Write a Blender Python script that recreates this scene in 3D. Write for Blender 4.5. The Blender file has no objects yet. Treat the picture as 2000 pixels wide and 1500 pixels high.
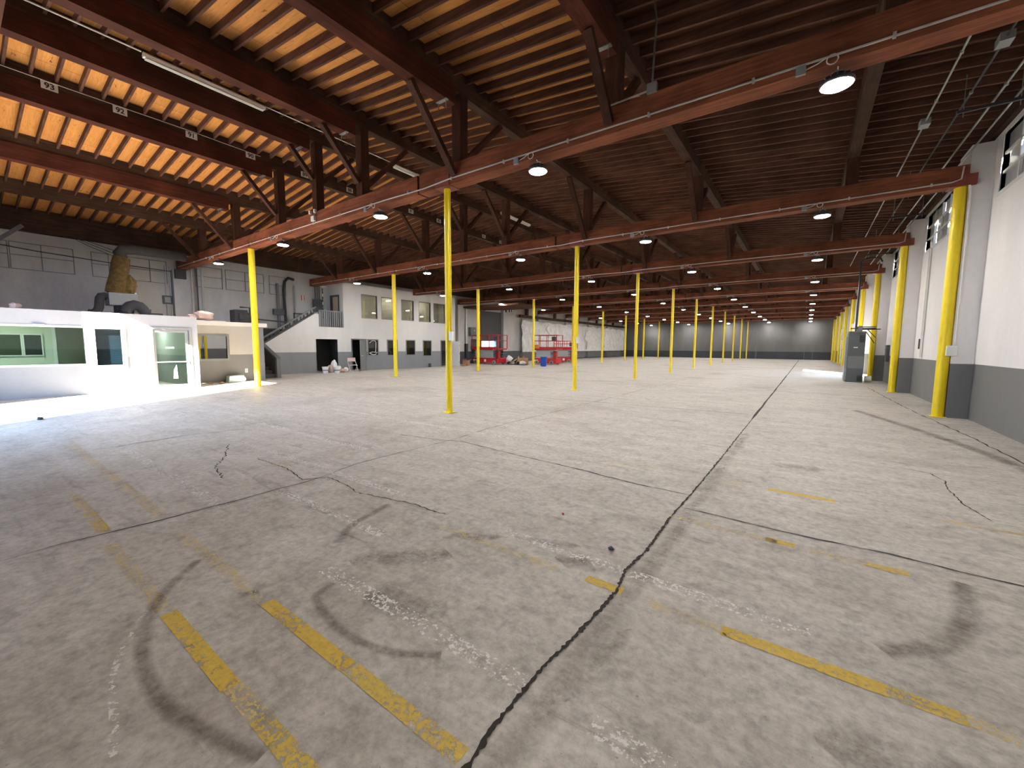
import bpy, math, random
from mathutils import Vector, Matrix, Euler
random.seed(7)
sc = bpy.context.scene
COL = sc.collection
S = 1.115                      # every length below is multiplied by S to give metres

# ------------------------------------------------------------------ camera
cam_d = bpy.data.cameras.new('camera'); cam = bpy.data.objects.new('camera', cam_d); COL.objects.link(cam)
cam_d.sensor_fit = 'HORIZONTAL'; cam_d.sensor_width = 36.0
cam_d.lens = 797.86 / 2000.0 * 36.0
cam_d.clip_start = 0.02; cam_d.clip_end = 400
_r = Vector((0.81117621, 0.58477925, 0.00513683)); _u = Vector((-0.0580451, 0.07177052, 0.99573077)); _f = Vector((-0.58191401, 0.80801128, -0.09216211))
cam.matrix_world = Matrix(((_r.x, _u.x, -_f.x, 0), (_r.y, _u.y, -_f.y, 0), (_r.z, _u.z, -_f.z, 1.47 * S), (0, 0, 0, 1)))
sc.camera = cam

# ------------------------------------------------------------------ sky, sun, exposure
SKY = 9.5; SUN = 78.0; LAMP = 265.0
w = bpy.data.worlds.new('sky'); sc.world = w; w.use_nodes = True
bg = w.node_tree.nodes['Background']; bg.inputs[0].default_value = (0.40, 0.62, 1.0, 1); bg.inputs[1].default_value = SKY
sun_d = bpy.data.lights.new('sun', 'SUN'); sun_d.energy = SUN; sun_d.angle = math.radians(0.53); sun_d.color = (1.0, 0.93, 0.82)
sun = bpy.data.objects.new('sun', sun_d); COL.objects.link(sun)
sun_dir = Vector((-0.65, 1.0, -0.57)).normalized()
sun.rotation_euler = sun_dir.to_track_quat('-Z', 'Y').to_euler(); sun.location = (10, -20, 20)
vs = sc.view_settings
sc.display_settings.display_device = 'sRGB'
vs.view_transform = 'Standard'; vs.look = 'None'; vs.gamma = 1.0; vs.exposure = 0.9; vs.use_curve_mapping = False
cy = sc.cycles
cy.use_denoising = True; cy.max_bounces = 8; cy.diffuse_bounces = 5; cy.glossy_bounces = 3; cy.transmission_bounces = 4; cy.transparent_max_bounces = 10
cy.sample_clamp_indirect = 30.0; cy.caustics_reflective = False; cy.caustics_refractive = False

# ------------------------------------------------------------------ mesh helpers
class MB:
    def __init__(s): s.v = []; s.f = []
    def box(s, x0, x1, y0, y1, z0, z1):
        n = len(s.v)
        s.v += [(x0,y0,z0),(x1,y0,z0),(x1,y1,z0),(x0,y1,z0),(x0,y0,z1),(x1,y0,z1),(x1,y1,z1),(x0,y1,z1)]
        s.f += [(n,n+3,n+2,n+1),(n+4,n+5,n+6,n+7),(n,n+1,n+5,n+4),(n+1,n+2,n+6,n+5),(n+2,n+3,n+7,n+6),(n+3,n,n+4,n+7)]
        return s
    def cbox(s, cx, cy_, cz, sx, sy, sz): return s.box(cx-sx/2, cx+sx/2, cy_-sy/2, cy_+sy/2, cz-sz/2, cz+sz/2)
    def bar(s, a, b, w_, h_, up=(0,0,1)):
        a = Vector(a); b = Vector(b); d = (b-a).normalized(); up = Vector(up)
        if abs(d.dot(up)) > .99: up = Vector((1,0,0))
        sd = d.cross(up).normalized(); u = sd.cross(d).normalized(); n = len(s.v)
        for p in (a, b):
            for q in ((-1,-1),(1,-1),(1,1),(-1,1)): s.v.append(tuple(p + sd*q[0]*w_/2 + u*q[1]*h_/2))
        s.f += [(n,n+1,n+2,n+3),(n+7,n+6,n+5,n+4)] + [(n+i, n+4+i, n+4+(i+1)%4, n+(i+1)%4) for i in range(4)]
        return s
    def tube(s, pts, r, k=8, r1=None, caps=True):
        pts = [Vector(p) for p in pts]; n0 = len(s.v); m = len(pts); prev = None
        for i, p in enumerate(pts):
            d = (pts[min(i+1, m-1)] - pts[max(i-1, 0)]).normalized()
            if prev is None: a = d.orthogonal().normalized()
            else:
                a = prev - d*prev.dot(d); a = a.normalized() if a.length > 1e-6 else d.orthogonal().normalized()
            prev = a; b = d.cross(a); rr = r if r1 is None else r + (r1-r)*i/(m-1)
            for j in range(k):
                t = 2*math.pi*j/k; s.v.append(tuple(p + a*math.cos(t)*rr + b*math.sin(t)*rr))
        for i in range(m-1):
            for j in range(k):
                s.f.append((n0+i*k+j, n0+i*k+(j+1)%k, n0+(i+1)*k+(j+1)%k, n0+(i+1)*k+j))
        if caps: s.f += [tuple(n0+j for j in reversed(range(k))), tuple(n0+(m-1)*k+j for j in range(k))]
        return s
    def lathe(s, prof, k=20, cx=0, cy_=0, cz=0):
        n0 = len(s.v); m = len(prof)
        for r, z in prof:
            for j in range(k):
                t = 2*math.pi*j/k; s.v.append((cx+r*math.cos(t), cy_+r*math.sin(t), cz+z))
        for i in range(m-1):
            for j in range(k): s.f.append((n0+i*k+j, n0+i*k+(j+1)%k, n0+(i+1)*k+(j+1)%k, n0+(i+1)*k+j))
        s.f += [tuple(n0+j for j in reversed(range(k))), tuple(n0+(m-1)*k+j for j in range(k))]
        return s
    def prism(s, poly, axis, c0, c1):
        """poly of (a,b) extruded along axis: X->(y,z), Y->(x,z), Z->(x,y)"""
        n = len(s.v); k = len(poly)
        for c in (c0, c1):
            for a, b in poly: s.v.append({'X': (c,a,b), 'Y': (a,c,b), 'Z': (a,b,c)}[axis])
        s.f += [tuple(range(n, n+k)), tuple(reversed(range(n+k, n+2*k)))]
        for i in range(k): s.f.append((n+i, n+k+i, n+k+(i+1)%k, n+(i+1)%k))
        return s
    def lump(s, cx, cy_, cz, rx, ry, rz, seed=0, k=10, m=6, amp=.22):
        rnd = random.Random(seed); n0 = len(s.v)
        for i in range(m+1):
            ph = math.pi*i/m
            for j in range(k):
                t = 2*math.pi*j/k; q = 1 + rnd.uniform(-amp, amp)
                z = cz + rz*math.cos(ph)*q
                s.v.append((cx+rx*math.sin(ph)*math.cos(t)*q, cy_+ry*math.sin(ph)*math.sin(t)*q, max(cz-rz*.97, z)))
        for i in range(m):
            for j in range(k): s.f.append((n0+i*k+j, n0+(i+1)*k+j, n0+(i+1)*k+(j+1)%k, n0+i*k+(j+1)%k))
        return s
    def quad(s, *p):
        n = len(s.v); s.v += [tuple(q) for q in p]; s.f.append(tuple(range(n, n+len(p)))); return s
    def build(s, name, mat, parent=None, loc=None, smooth=False, bevel=0, fix=True):
        me = bpy.data.meshes.new(name)
        me.from_pydata([(x*S, y*S, z*S) for x, y, z in s.v], [], s.f)
        if fix:
            import bmesh
            bm = bmesh.new(); bm.from_mesh(me); bmesh.ops.recalc_face_normals(bm, faces=bm.faces); bm.to_mesh(me); bm.free()
        if smooth:
            for p in me.polygons: p.use_smooth = True
        me.materials.append(mat)
        o = bpy.data.objects.new(name, me); COL.objects.link(o)
        if parent is not None: o.parent = parent
        if loc is not None: o.location = tuple(c*S for c in loc)
        if bevel:
            b = o.modifiers.new('bevel', 'BEVEL'); b.width = bevel*S; b.segments = 2; b.limit_method = 'ANGLE'
        if smooth:
            try: me.set_sharp_from_angle(angle=math.radians(40))
            except Exception: pass
        return o

def tag(o, label=None, cat=None, group=None, kind=None):
    if label: o['label'] = label
    if cat: o['category'] = cat
    if group: o['group'] = group
    if kind: o['kind'] = kind
    return o
def thing(name, label, cat, loc=(0,0,0), rz=0, group=None):
    o = bpy.data.objects.new(name, None); COL.objects.link(o); o.empty_display_size = .1
    o.location = tuple(c*S for c in loc); o.rotation_euler = (0, 0, rz)
    return tag(o, label, cat, group)
def struct(o): o['kind'] = 'structure'; return o
def copy_tree(o, parent=None):
    kids = list(o.children); c = o.copy(); COL.objects.link(c); c.parent = parent
    for ch in kids: copy_tree(ch, c)
    return c
ORD = ['nearest', 'second', 'third', 'fourth', 'fifth', 'sixth', 'seventh', 'eighth', 'ninth', 'tenth and farthest']

# ------------------------------------------------------------------ materials
def newmat(name):
    m = bpy.data.materials.new(name); m.use_nodes = True
    nt = m.node_tree; return m, nt, nt.nodes['Principled BSDF']
def N(nt, t, **kw):
    n = nt.nodes.new(t)
    for k, v in kw.items():
        if k in n.inputs: n.inputs[k].default_value = v
        else: setattr(n, k, v)
    return n
def ramp(nt, fac, stops):
    r = nt.nodes.new('ShaderNodeValToRGB'); e = r.color_ramp.elements
    while len(e) < len(stops): e.new(.5)
    for el, (p, c) in zip(e, stops): el.position = p; el.color = (c, c, c, 1) if not isinstance(c, tuple) else (*c, 1)
    nt.links.new(fac, r.inputs[0]); return r.outputs[0]
def mix(nt, a, b, fac, mode='MIX'):
    n = nt.nodes.new('ShaderNodeMix'); n.data_type = 'RGBA'; n.blend_type = mode
    for sock, v in ((n.inputs[0], fac), (n.inputs[6], a), (n.inputs[7], b)):
        if hasattr(v, 'links') or isinstance(v, bpy.types.NodeSocket): nt.links.new(v, sock)
        else: sock.default_value = (*v, 1) if isinstance(v, tuple) else v
    return n.outputs[2]
def coords(nt, scale=(1,1,1), kind='Object', rot=(0,0,0)):
    tc = nt.nodes.new('ShaderNodeTexCoord'); mp = nt.nodes.new('ShaderNodeMapping')
    mp.inputs['Scale'].default_value = scale; mp.inputs['Rotation'].default_value = rot
    nt.links.new(tc.outputs[kind], mp.inputs[0]); return mp.outputs[0]
def noise(nt, vec, scale, detail=4, rough=.55, dist=0):
    n = N(nt, 'ShaderNodeTexNoise', Scale=scale, Detail=detail, Roughness=rough, Distortion=dist); nt.links.new(vec, n.inputs['Vector']); return n.outputs['Fac']
def bump(nt, p, h, strength=.2, dist=.01):
    b = N(nt, 'ShaderNodeBump', Strength=strength, Distance=dist); nt.links.new(h, b.inputs['Height']); nt.links.new(b.outputs[0], p.inputs['Normal'])

def paint(name, col, rough=.5, metal=0, var=.12, scale=6, emit=None, estr=0):
    m, nt, p = newmat(name)
    f = noise(nt, coords(nt), scale, 5, .6)
    v = ramp(nt, f, [(.3, 1-var), (.7, 1.0)])
    c = mix(nt, col, v, 1.0, 'MULTIPLY')
    nt.links.new(c, p.inputs['Base Color']); p.inputs['Roughness'].default_value = rough; p.inputs['Metallic'].default_value = metal
    if emit: p.inputs['Emission Color'].default_value = (*emit, 1); p.inputs['Emission Strength'].default_value = estr
    return m
def wood(name, c0, c1, axis='X', rough=.7, fine=1.0):
    m, nt, p = newmat(name)
    sc_ = {'X': (.6, 9, 9), 'Y': (9, .6, 9), 'Z': (9, 9, .6)}[axis]
    v = coords(nt, tuple(q*fine for q in sc_))
    g = noise(nt, v, 1.6, 6, .62, 1.2); k = noise(nt, coords(nt, (1.3, 1.3, 1.3)), .9, 3)
    col = mix(nt, c0, c1, ramp(nt, g, [(.32, 0.0), (.68, 1.0)]))
    col = mix(nt, col, ramp(nt, k, [(.3, .6), (.7, 1.15)]), 1.0, 'MULTIPLY')
    oi = nt.nodes.new('ShaderNodeObjectInfo')
    col = mix(nt, col, ramp(nt, oi.outputs['Random'], [(0, .78), (1, 1.12)]), 1.0, 'MULTIPLY')
    nt.links.new(col, p.inputs['Base Color']); p.inputs['Roughness'].default_value = rough; p.inputs['Specular IOR Level'].default_value = .12
    bump(nt, p, g, .25, .006)
    return m
def wallpaint(name, up, low, zs, dirt=.15, rough=.6, streak=True):
    m, nt, p = newmat(name)
    geo = nt.nodes.new('ShaderNodeNewGeometry'); sx = nt.nodes.new('ShaderNodeSeparateXYZ'); nt.links.new(geo.outputs['Position'], sx.inputs[0])
    lt = N(nt, 'ShaderNodeMath', operation='LESS_THAN'); nt.links.new(sx.outputs['Z'], lt.inputs[0]); lt.inputs[1].default_value = zs*S
    col = mix(nt, up, low, lt.outputs[0])
    a = noise(nt, coords(nt, (.8, .8, .25)), 1.5, 6, .6); b = noise(nt, coords(nt, (1, 1, 1)), 14, 3)
    col = mix(nt, col, ramp(nt, a, [(.25, 1-dirt*1.5), (.6, 1.0)]), 1.0, 'MULTIPLY')
    col = mix(nt, col, ramp(nt, b, [(.25, 1-dirt*.6), (.5, 1.0)]), 1.0, 'MULTIPLY')
    nt.links.new(col, p.inputs['Base Color']); p.inputs['Roughness'].default_value = rough
    bump(nt, p, b, .12, .01)
    return m
def thin_glass(name, tint, gloss=.12, rough=.02):
    m = bpy.data.materials.new(name); m.use_nodes = True; nt = m.node_tree
    nt.nodes.remove(nt.nodes['Principled BSDF']); out = nt.nodes['Material Output']
    tr = N(nt, 'ShaderNodeBsdfTransparent'); tr.inputs[0].default_value = (*tint, 1)
    gl = N(nt, 'ShaderNodeBsdfGlossy'); gl.inputs['Roughness'].default_value = rough
    lw = N(nt, 'ShaderNodeLayerWeight', Blend=.5); pw = N(nt, 'ShaderNodeMath', operation='POWER'); pw.inputs[1].default_value = 4.0; nt.links.new(lw.outputs['Facing'], pw.inputs[0])
    fr = N(nt, 'ShaderNodeMath', operation='MULTIPLY'); fr.inputs[1].default_value = .7; nt.links.new(pw.outputs[0], fr.inputs[0]); ad = N(nt, 'ShaderNodeMath', operation='ADD'); ad.inputs[1].default_value = gloss; ad.use_clamp = True
    nt.links.new(fr.outputs[0], ad.inputs[0])
    mx = nt.nodes.new('ShaderNodeMixShader'); nt.links.new(ad.outputs[0], mx.inputs[0]); nt.links.new(tr.outputs[0], mx.inputs[1]); nt.links.new(gl.outputs[0], mx.inputs[2])
    nt.links.new(mx.outputs[0], out.inputs[0]); return m
def worn(name, col, lo, hi, rough=.65, scale=3.0, soft=False, fine=.4):
    """worn paint or stain lying on the concrete: noise decides where it has rubbed off"""
    m, nt, p = newmat(name)
    a = noise(nt, coords(nt, (1, 1, 1)), scale, 6, .7); b = noise(nt, coords(nt, (1, 1, 1)), scale*9, 4, .7)
    c = mix(nt, a, b, fine)
    al = ramp(nt, c, [(lo, 0.0), (hi, 1.0)])
    nt.links.new(mix(nt, col, ramp(nt, b, [(.3, .75), (.7, 1.05)]), 1.0, 'MULTIPLY'), p.inputs['Base Color'])
    if soft:   # fade out towards the rim of the strip (v of the uv map)
        uv = nt.nodes.new('ShaderNodeUVMap'); sp = nt.nodes.new('ShaderNodeSeparateXYZ'); nt.links.new(uv.outputs[0], sp.inputs[0])
        e = ramp(nt, sp.outputs['Y'], [(0, 0.0), (.35, 1.0), (.65, 1.0), (1, 0.0)])
        al = mix(nt, al, e, 1.0, 'MULTIPLY')
    nt.links.new(al, p.inputs['Alpha']); p.inputs['Roughness'].default_value = rough
    return m

M = {}
M['girder'] = wood('girder_wood', (.31, .105, .052), (.155, .048, .026), 'X')
M['glulam'] = wood('red_glulam', (.12, .036, .022), (.06, .019, .012), 'Y')
M['purlin'] = wood('dark_purlin', (.11, .06, .038), (.05, .026, .018), 'Y')
M['post'] = wood('post_wood', (.10, .042, .026), (.05, .022, .015), 'Z')
M['joist'] = wood('joist_wood', (.18, .085, .055), (.09, .043, .031), 'X')
M['header'] = wood('header_wood', (.17, .08, .045), (.10, .045, .025), 'Y')
def plywood(name, c0, c1):
    m, nt, p = newmat(name); p.inputs['Specular IOR Level'].default_value = .1
    v = coords(nt, (1, 1, 1))
    br = N(nt, 'ShaderNodeTexBrick', Scale=1.0); br.inputs['Brick Width'].default_value = 2.44; br.inputs['Row Height'].default_value = 1.22
    br.inputs['Mortar Size'].default_value = .006; br.inputs['Color1'].default_value = (1, 1, 1, 1); br.inputs['Color2'].default_value = (.80, .77, .74, 1); br.inputs['Mortar'].default_value = (.3, .25, .2, 1)
    nt.links.new(v, br.inputs['Vector'])
    g = noise(nt, coords(nt, (.9, 14, 4)), 1.4, 6, .65, 1.5); k = noise(nt, coords(nt, (3, 9, 3)), 1.3, 5, .7)
    col = mix(nt, c0, c1, ramp(nt, g, [(.35, 0.0), (.7, 1.0)]))
    col = mix(nt, col, (.13, .05, .02), ramp(nt, k, [(.62, 0.0), (.72, 1.0)]))
    col = mix(nt, col, br.outputs['Color'], 1.0, 'MULTIPLY')
    nt.links.new(col, p.inputs['Base Color']); p.inputs['Roughness'].default_value = .75
    bump(nt, p, g, .2, .004); return m
M['deck'] = plywood('plywood_deck', (.76, .36, .11), (.56, .235, .062)); M['deckshade'] = plywood('shade_tinted_deck', (.115, .05, .027), (.065, .028, .016))  # second deck is darkened; weak light is painted into its colour
M['yellow'] = paint('yellow_paint', (.88, .66, .006), .4, 0, .10, 5)
M['saddle'] = paint('red_oxide_steel', (.24, .05, .03), .5, .0, .3, 8)
M['plate'] = paint('baseplate_paint', (.55, .45, .12), .55, 0, .4, 14)
M['conduit'] = paint('painted_conduit', (.62, .57, .54), .35, .3, .15, 4)
M['galv'] = paint('galvanised_pipe', (.42, .42, .42), .35, .8, .2, 6)
M['darkpipe'] = paint('dark_pipe', (.045, .046, .05), .5, .2, .2)
M['boxgrey'] = paint('junction_box_grey', (.30, .31, .31), .45, .3, .1)
M['boxwhite'] = paint('white_box', (.78, .77, .73), .4, 0, .08)
M['housing'] = paint('lamp_housing', (.10, .10, .11), .4, .6, .1)
M['cord'] = paint('lamp_cord', (.75, .70, .64), .5)
M['lens'] = paint('lamp_lens', (.9, .9, .9), .3, emit=(1.0, .972, .93), estr=LAMP)
M['tube'] = paint('white_enamel', (.80, .80, .74), .35, 0, .06)
M['sign'] = paint('sign_white', (.72, .70, .64), .5, 0, .1)
M['black'] = paint('black_paint', (.015, .015, .015), .5)
M['dkgrey'] = paint('dark_grey_paint', (.055, .058, .064), .5, 0, .15)
M['midgrey'] = paint('mid_grey_paint', (.17, .175, .18), .5, 0, .15)
M['frame'] = paint('window_frame_grey', (.20, .205, .21), .5, 0, .1)
M['wframe'] = paint('white_window_frame', (.74, .74, .72), .45, 0, .08)
M['alu'] = paint('aluminium', (.55, .56, .56), .3, .8, .08)
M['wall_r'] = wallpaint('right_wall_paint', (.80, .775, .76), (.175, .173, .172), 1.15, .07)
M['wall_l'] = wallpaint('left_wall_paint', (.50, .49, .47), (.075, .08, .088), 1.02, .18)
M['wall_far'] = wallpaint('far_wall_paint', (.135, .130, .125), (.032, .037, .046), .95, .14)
M['wall_ups'] = wallpaint('office_storey_paint', (.60, .585, .565), (.215, .222, .235), 1.10, .07)
M['wall_o1'] = wallpaint('site_office_paint', (.37, .37, .385), (.235, .245, .265), 1.08, .06)
M['wall_o2'] = wallpaint('annex_paint', (.44, .405, .36), (.165, .158, .148), 1.08, .06)
M['wall_in'] = wallpaint('inside_green_paint', (.60, .64, .52), (.56, .60, .48), .2, .05)
M['inwhite'] = paint('inside_white_paint', (.62, .60, .55), .6)
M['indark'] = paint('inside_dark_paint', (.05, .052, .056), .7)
M['glass'] = thin_glass('clear_glass', (.80, .92, .86), .06)
M['blueglass'] = thin_glass('blue_glass', (.40, .50, .54), .10)
M['mirror'] = thin_glass('dark_mirror_glass', (.12, .12, .12), .55)
M['dimglass'] = thin_glass('dim_glass', (.78, .78, .74), .10); M['darkglass'] = thin_glass('dark_glass', (.30, .33, .36), .07)
M['asphalt'] = paint('asphalt', (.045, .045, .047), .9, 0, .3, 3)
M['red'] = paint('lift_red', (.50, .018, .022), .35, 0, .12, 5)
M['liftgrey'] = paint('lift_panel_grey', (.36, .38, .37), .45, 0, .2, 9)
M['rubber'] = paint('grey_tyre', (.30, .29, .27), .8)
M['orange'] = paint('orange_plastic', (.75, .22, .03), .4)
M['blue'] = paint('blue_plastic', (.015, .07, .42), .35, 0, .1)
M['card'] = paint('cardboard', (.45, .25, .14), .8, 0, .15)
M['whitebag'] = paint('white_plastic_bag', (.74, .72, .70), .4, 0, .12)
M['blackbag'] = paint('black_plastic_bag', (.03, .03, .033), .3)
M['pinkbag'] = paint('pale_pink_paper', (.60, .44, .38), .8, 0, .2)
M['bucket'] = paint('white_bucket', (.78, .76, .73), .4, 0, .05)
M['timber'] = wood('pale_timber', (.60, .50, .32), (.45, .34, .2), 'X')
M['chair'] = paint('beige_metal', (.55, .47, .40), .45, .0, .1)
M['seatpink'] = paint('pink_beige_vinyl', (.62, .47, .41), .55)
M['duct'] = paint('yellow_insulation', (.23, .145, .045), .9, 0, .55, 9)
M['greyduct'] = paint('grey_duct', (.085, .083, .08), .7, .1, .3)
M['ductdark'] = paint('dark_duct', (.06, .058, .058), .8, 0, .3)
M['cab'] = paint('cabinet_grey', (.115, .125, .128), .45, .1, .12, 4)
M['cab2'] = paint('cabinet_pale_panel', (.20, .215, .21), .45, .1, .12, 4)
M['stair'] = paint('stair_charcoal', (.065, .062, .062), .6, 0, .2)
M['tread'] = paint('stair_tread', (.20, .16, .12), .7, 0, .25)
M['beige'] = paint('beige_door', (.46, .36, .27), .5, 0, .08)
M['pale'] = paint('pale_green', (.62, .80, .72), .3, 0, .08)
M['sofit'] = paint('fascia_cream', (.70, .67, .62), .6, 0, .08)
M['roller'] = paint('dark_roller_door', (.055, .050, .050), .6, .1, .15)
M['redmark'] = paint('red_marking', (.5, .03, .03), .5)
def sheet():
    m, nt, p = newmat('plastic_sheet'); k = noise(nt, coords(nt, (1, 1, 1)), 2.2, 6, .7, .8)
    nt.links.new(mix(nt, (.60, .59, .565), (.80, .79, .77), ramp(nt, k, [(.4, 0.0), (.62, 1.0)])), p.inputs['Base Color'])
    p.inputs['Roughness'].default_value = .28; bump(nt, p, k, .6, .05); return m
M['sheet'] = sheet()
def concrete():
    m, nt, p = newmat('worn_concrete')
    big = noise(nt, coords(nt, (1, 1, 1)), .35, 5, .6, .4); med = noise(nt, coords(nt, (1, 2.4, 1), rot=(0, 0, .25)), 1.1, 7, .68, .6)
    fin = noise(nt, coords(nt, (1, 1, 1)), 16, 5, .75); spk = noise(nt, coords(nt, (1, 1, 1)), 60, 2, .6)
    stk = noise(nt, coords(nt, (.35, 3.2, 1), rot=(0, 0, .12)), 1.4, 6, .7, 1.0)
    col = mix(nt, (.350, .318, .280), (.505, .475, .428), ramp(nt, med, [(.30, 0.0), (.66, 1.0)]))
    col = mix(nt, col, (.58, .555, .505), ramp(nt, stk, [(.56, 0.0), (.78, .6)]))
    col = mix(nt, col, (.23, .185, .155), ramp(nt, big, [(.52, 0.0), (.72, .55)]))
    col = mix(nt, col, (.17, .14, .12), ramp(nt, stk, [(.26, .75), (.40, 0.0)]))
    col = mix(nt, col, ramp(nt, fin, [(.28, .66), (.62, 1.10)]), 1.0, 'MULTIPLY')
    sp2 = noise(nt, coords(nt, (1, 1, 1)), 5, 6, .72); col = mix(nt, col, ramp(nt, sp2, [(.30, .70), (.48, 1.0), (.7, 1.08)]), 1.0, 'MULTIPLY')
    col = mix(nt, col, (.10, .085, .075), ramp(nt, spk, [(.26, .55), (.31, 0.0)]))
    nt.links.new(col, p.inputs['Base Color'])
    p.inputs['Specular IOR Level'].default_value = .3; rg = ramp(nt, med, [(.3, .50), (.7, .72)]); nt.links.new(rg, p.inputs['Roughness'])
    bump(nt, p, fin, .22, .006); return m
M['floor'] = concrete()
M['crack'] = paint('crack_dark', (.035, .028, .022), .95, 0, .4, 20)
M['yl'] = worn('worn_yellow_line', (.58, .385, .045), .425, .445, scale=4, fine=.5); M['ylf'] = worn('faded_yellow_line', (.56, .42, .17), .525, .535, scale=5, fine=.75)
M['ylm'] = worn('half_worn_yellow_line', (.56, .39, .07), .475, .49, scale=4, fine=.55); M['wl'] = worn('worn_white_line', (.66, .63, .60), .53, .54, scale=4, fine=.7); M['tyre'] = worn('tyre_smear', (.155, .120, .098), .30, .85, soft=True)
M['tyre2'] = worn('light_scrape', (.62, .58, .54), .52, .53, fine=.7)
M['oil'] = worn('oil_stain', (.20, .168, .145), .40, .85, soft=True)
M['patch'] = worn('grey_patch_mortar', (.40, .355, .315), .36, .80, soft=True)

# ------------------------------------------------------------------ key dimensions
Y0, D = 6.457, 6.008
GY = [Y0 + i*D for i in range(10)]
GB = Y0 - D            # the girder just above the camera, out of the frame
XL, XR, YF, YN = -22.98, 2.80, 61.8, -1.5
GZ0, GZ1 = 4.77, 5.16
RIDGE, RZ, SL = -11.4, 7.45, .105
def deck_z(x): return RZ - SL*abs(x-RIDGE)
COLX = [-15.78, -6.36, 2.36]

# ------------------------------------------------------------------ floor and its cracks and paint
fl = struct(MB().box(XL-.3, XR+.3, YN-.3, YF+.3, -.25, 0).build('floor', M['floor']))
struct(MB().box(-70, 60, -60, 110, -.45, -.26).build('ground', M['asphalt']))

def strip(name, pts, wd, mat, z=.003, jag=0, sub=1, seed=1, wvar=0, closed_ends=True):
    rnd = random.Random(seed); P = []
    for (a, b) in zip(pts[:-1], pts[1:]):
        n = max(1, int(math.hypot(b[0]-a[0], b[1]-a[1])/sub)) if jag or sub < 1 else 1
        for i in range(n): P.append((a[0]+(b[0]-a[0])*i/n, a[1]+(b[1]-a[1])*i/n))
    P.append(pts[-1]); L = []; 
    for i, q in enumerate(P):
        a = P[max(i-1, 0)]; b = P[min(i+1, len(P)-1)]; dx, dy = b[0]-a[0], b[1]-a[1]; l = math.hypot(dx, dy) or 1
        nx, ny = -dy/l, dx/l; j = rnd.uniform(-jag, jag); ww = wd/2*(1+rnd.uniform(-wvar, wvar))
        if closed_ends and jag and i in (0, len(P)-1): ww *= .2
        L.append(((q[0]+nx*(j+ww), q[1]+ny*(j+ww), z), (q[0]+nx*(j-ww), q[1]+ny*(j-ww), z)))
    mb = MB()
    for A, B in L: mb.v += [A, B]
    for i in range(len(L)-1): mb.f.append((2*i, 2*i+1, 2*i+3, 2*i+2))
    o = mb.build(name, mat, fl)
    uv = o.data.uv_layers.new(name='UVMap')
    for lp in o.data.loops:
        uv.data[lp.index].uv = (lp.vertex_index//2 / max(1, len(L)-1), lp.vertex_index % 2)
    return o
CR = 'floor_crack'
strip('mortar_band', [(-.80,.6),(-.79,2.0),(-.78,3.0),(-.78,4.4),(-.76,8.0)], .17, M['patch'], .0015, .02, .3, 8, .3)
strip(CR, [(-.87,.3),(-.88,.97),(-.90,1.12),(-.9,1.3),(-.9,1.52),(-.88,1.69),(-.86,1.97),(-.85,2.27),(-.89,2.52),(-.86,2.88),(-.88,3.59)], .019, M['crack'], .0045, .0045, .016, 3, .55)
strip(CR, [(-.88,3.59),(-.86,4.29),(-.85,5.8),(-.84,9.39)], .016, M['crack'], .004, .005, .05, 4, .5)
strip(CR, [(-.84,9.39),(-.80,30),(-.76,61)], .04, M['crack'], .004, .006, .8, 5, .3)
strip(CR, [(-4.34,.12),(-4.38,.41),(-4.32,.92),(-4.3,1.69),(-4.31,2.32),(-4.48,2.94),(-4.44,4.53),(-4.56,5.71),(-4.5,20)], .012, M['crack'], .004, .010, .15, 6, .7)
strip(CR, [(-5.74,2.28),(-4.97,2.3),(-4.4,2.2),(-4.27,2.41),(-3.85,2.39),(-3.59,2.32),(-3.18,2.4),(-2.88,2.46),(-2.6,2.45),(-2.48,2.47)], .010, M['crack'], .004, .008, .03, 7, .6)
strip(CR, [(-5.41,4.32),(-4.57,4.44),(-4.27,4.58),(-3.2,4.45),(-2.15,4.36),(-1.42,4.25),(-.85,4.24)], .017, M['crack'], .004, .010, .09, 9, .5)
strip(CR, [(-.85,3.86),(-.56,3.86),(-.18,3.83),(.16,3.83),(.57,3.86),(.91,3.82),(1.3,3.81),(2.75,3.82)], .013, M['crack'], .004, .004, .08, 10, .5)
strip(CR, [(-6.87,2.37),(-6.2,2.09),(-5.72,1.82),(-5.13,1.7)], .013, M['crack'], .004, .016, .04, 11, .6)
strip(CR, [(-7.96,1.11),(-8.11,2.32),(-7.9,3.0)], .014, M['crack'], .004, .02, .12, 12, .6)
strip(CR, [(.84,6.92),(1.25,6.69),(1.32,6.4),(1.28,6.06),(1.28,5.54),(1.37,5.12)], .010, M['crack'], .004, .007, .04, 13, .6)
strip(CR, [(-8.0,9.8),(-.84,10.3)], .022, M['crack'], .004, .01, .3, 14, .4)
strip(CR, [(-15,16.3),(2.6,16.3)], .03, M['crack'], .004, .01, .4, 15, .3)
strip(CR, [(-12,12.2),(-11.9,40)], .03, M['crack'], .004, .01, .5, 16, .3)
strip(CR, [(2.45,3.0),(2.38,6),(2.3,9.5),(2.05,14),(1.9,20)], .02, M['crack'], .004, .02, .2, 17, .6)
YL = 'painted_floor_line'
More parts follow.
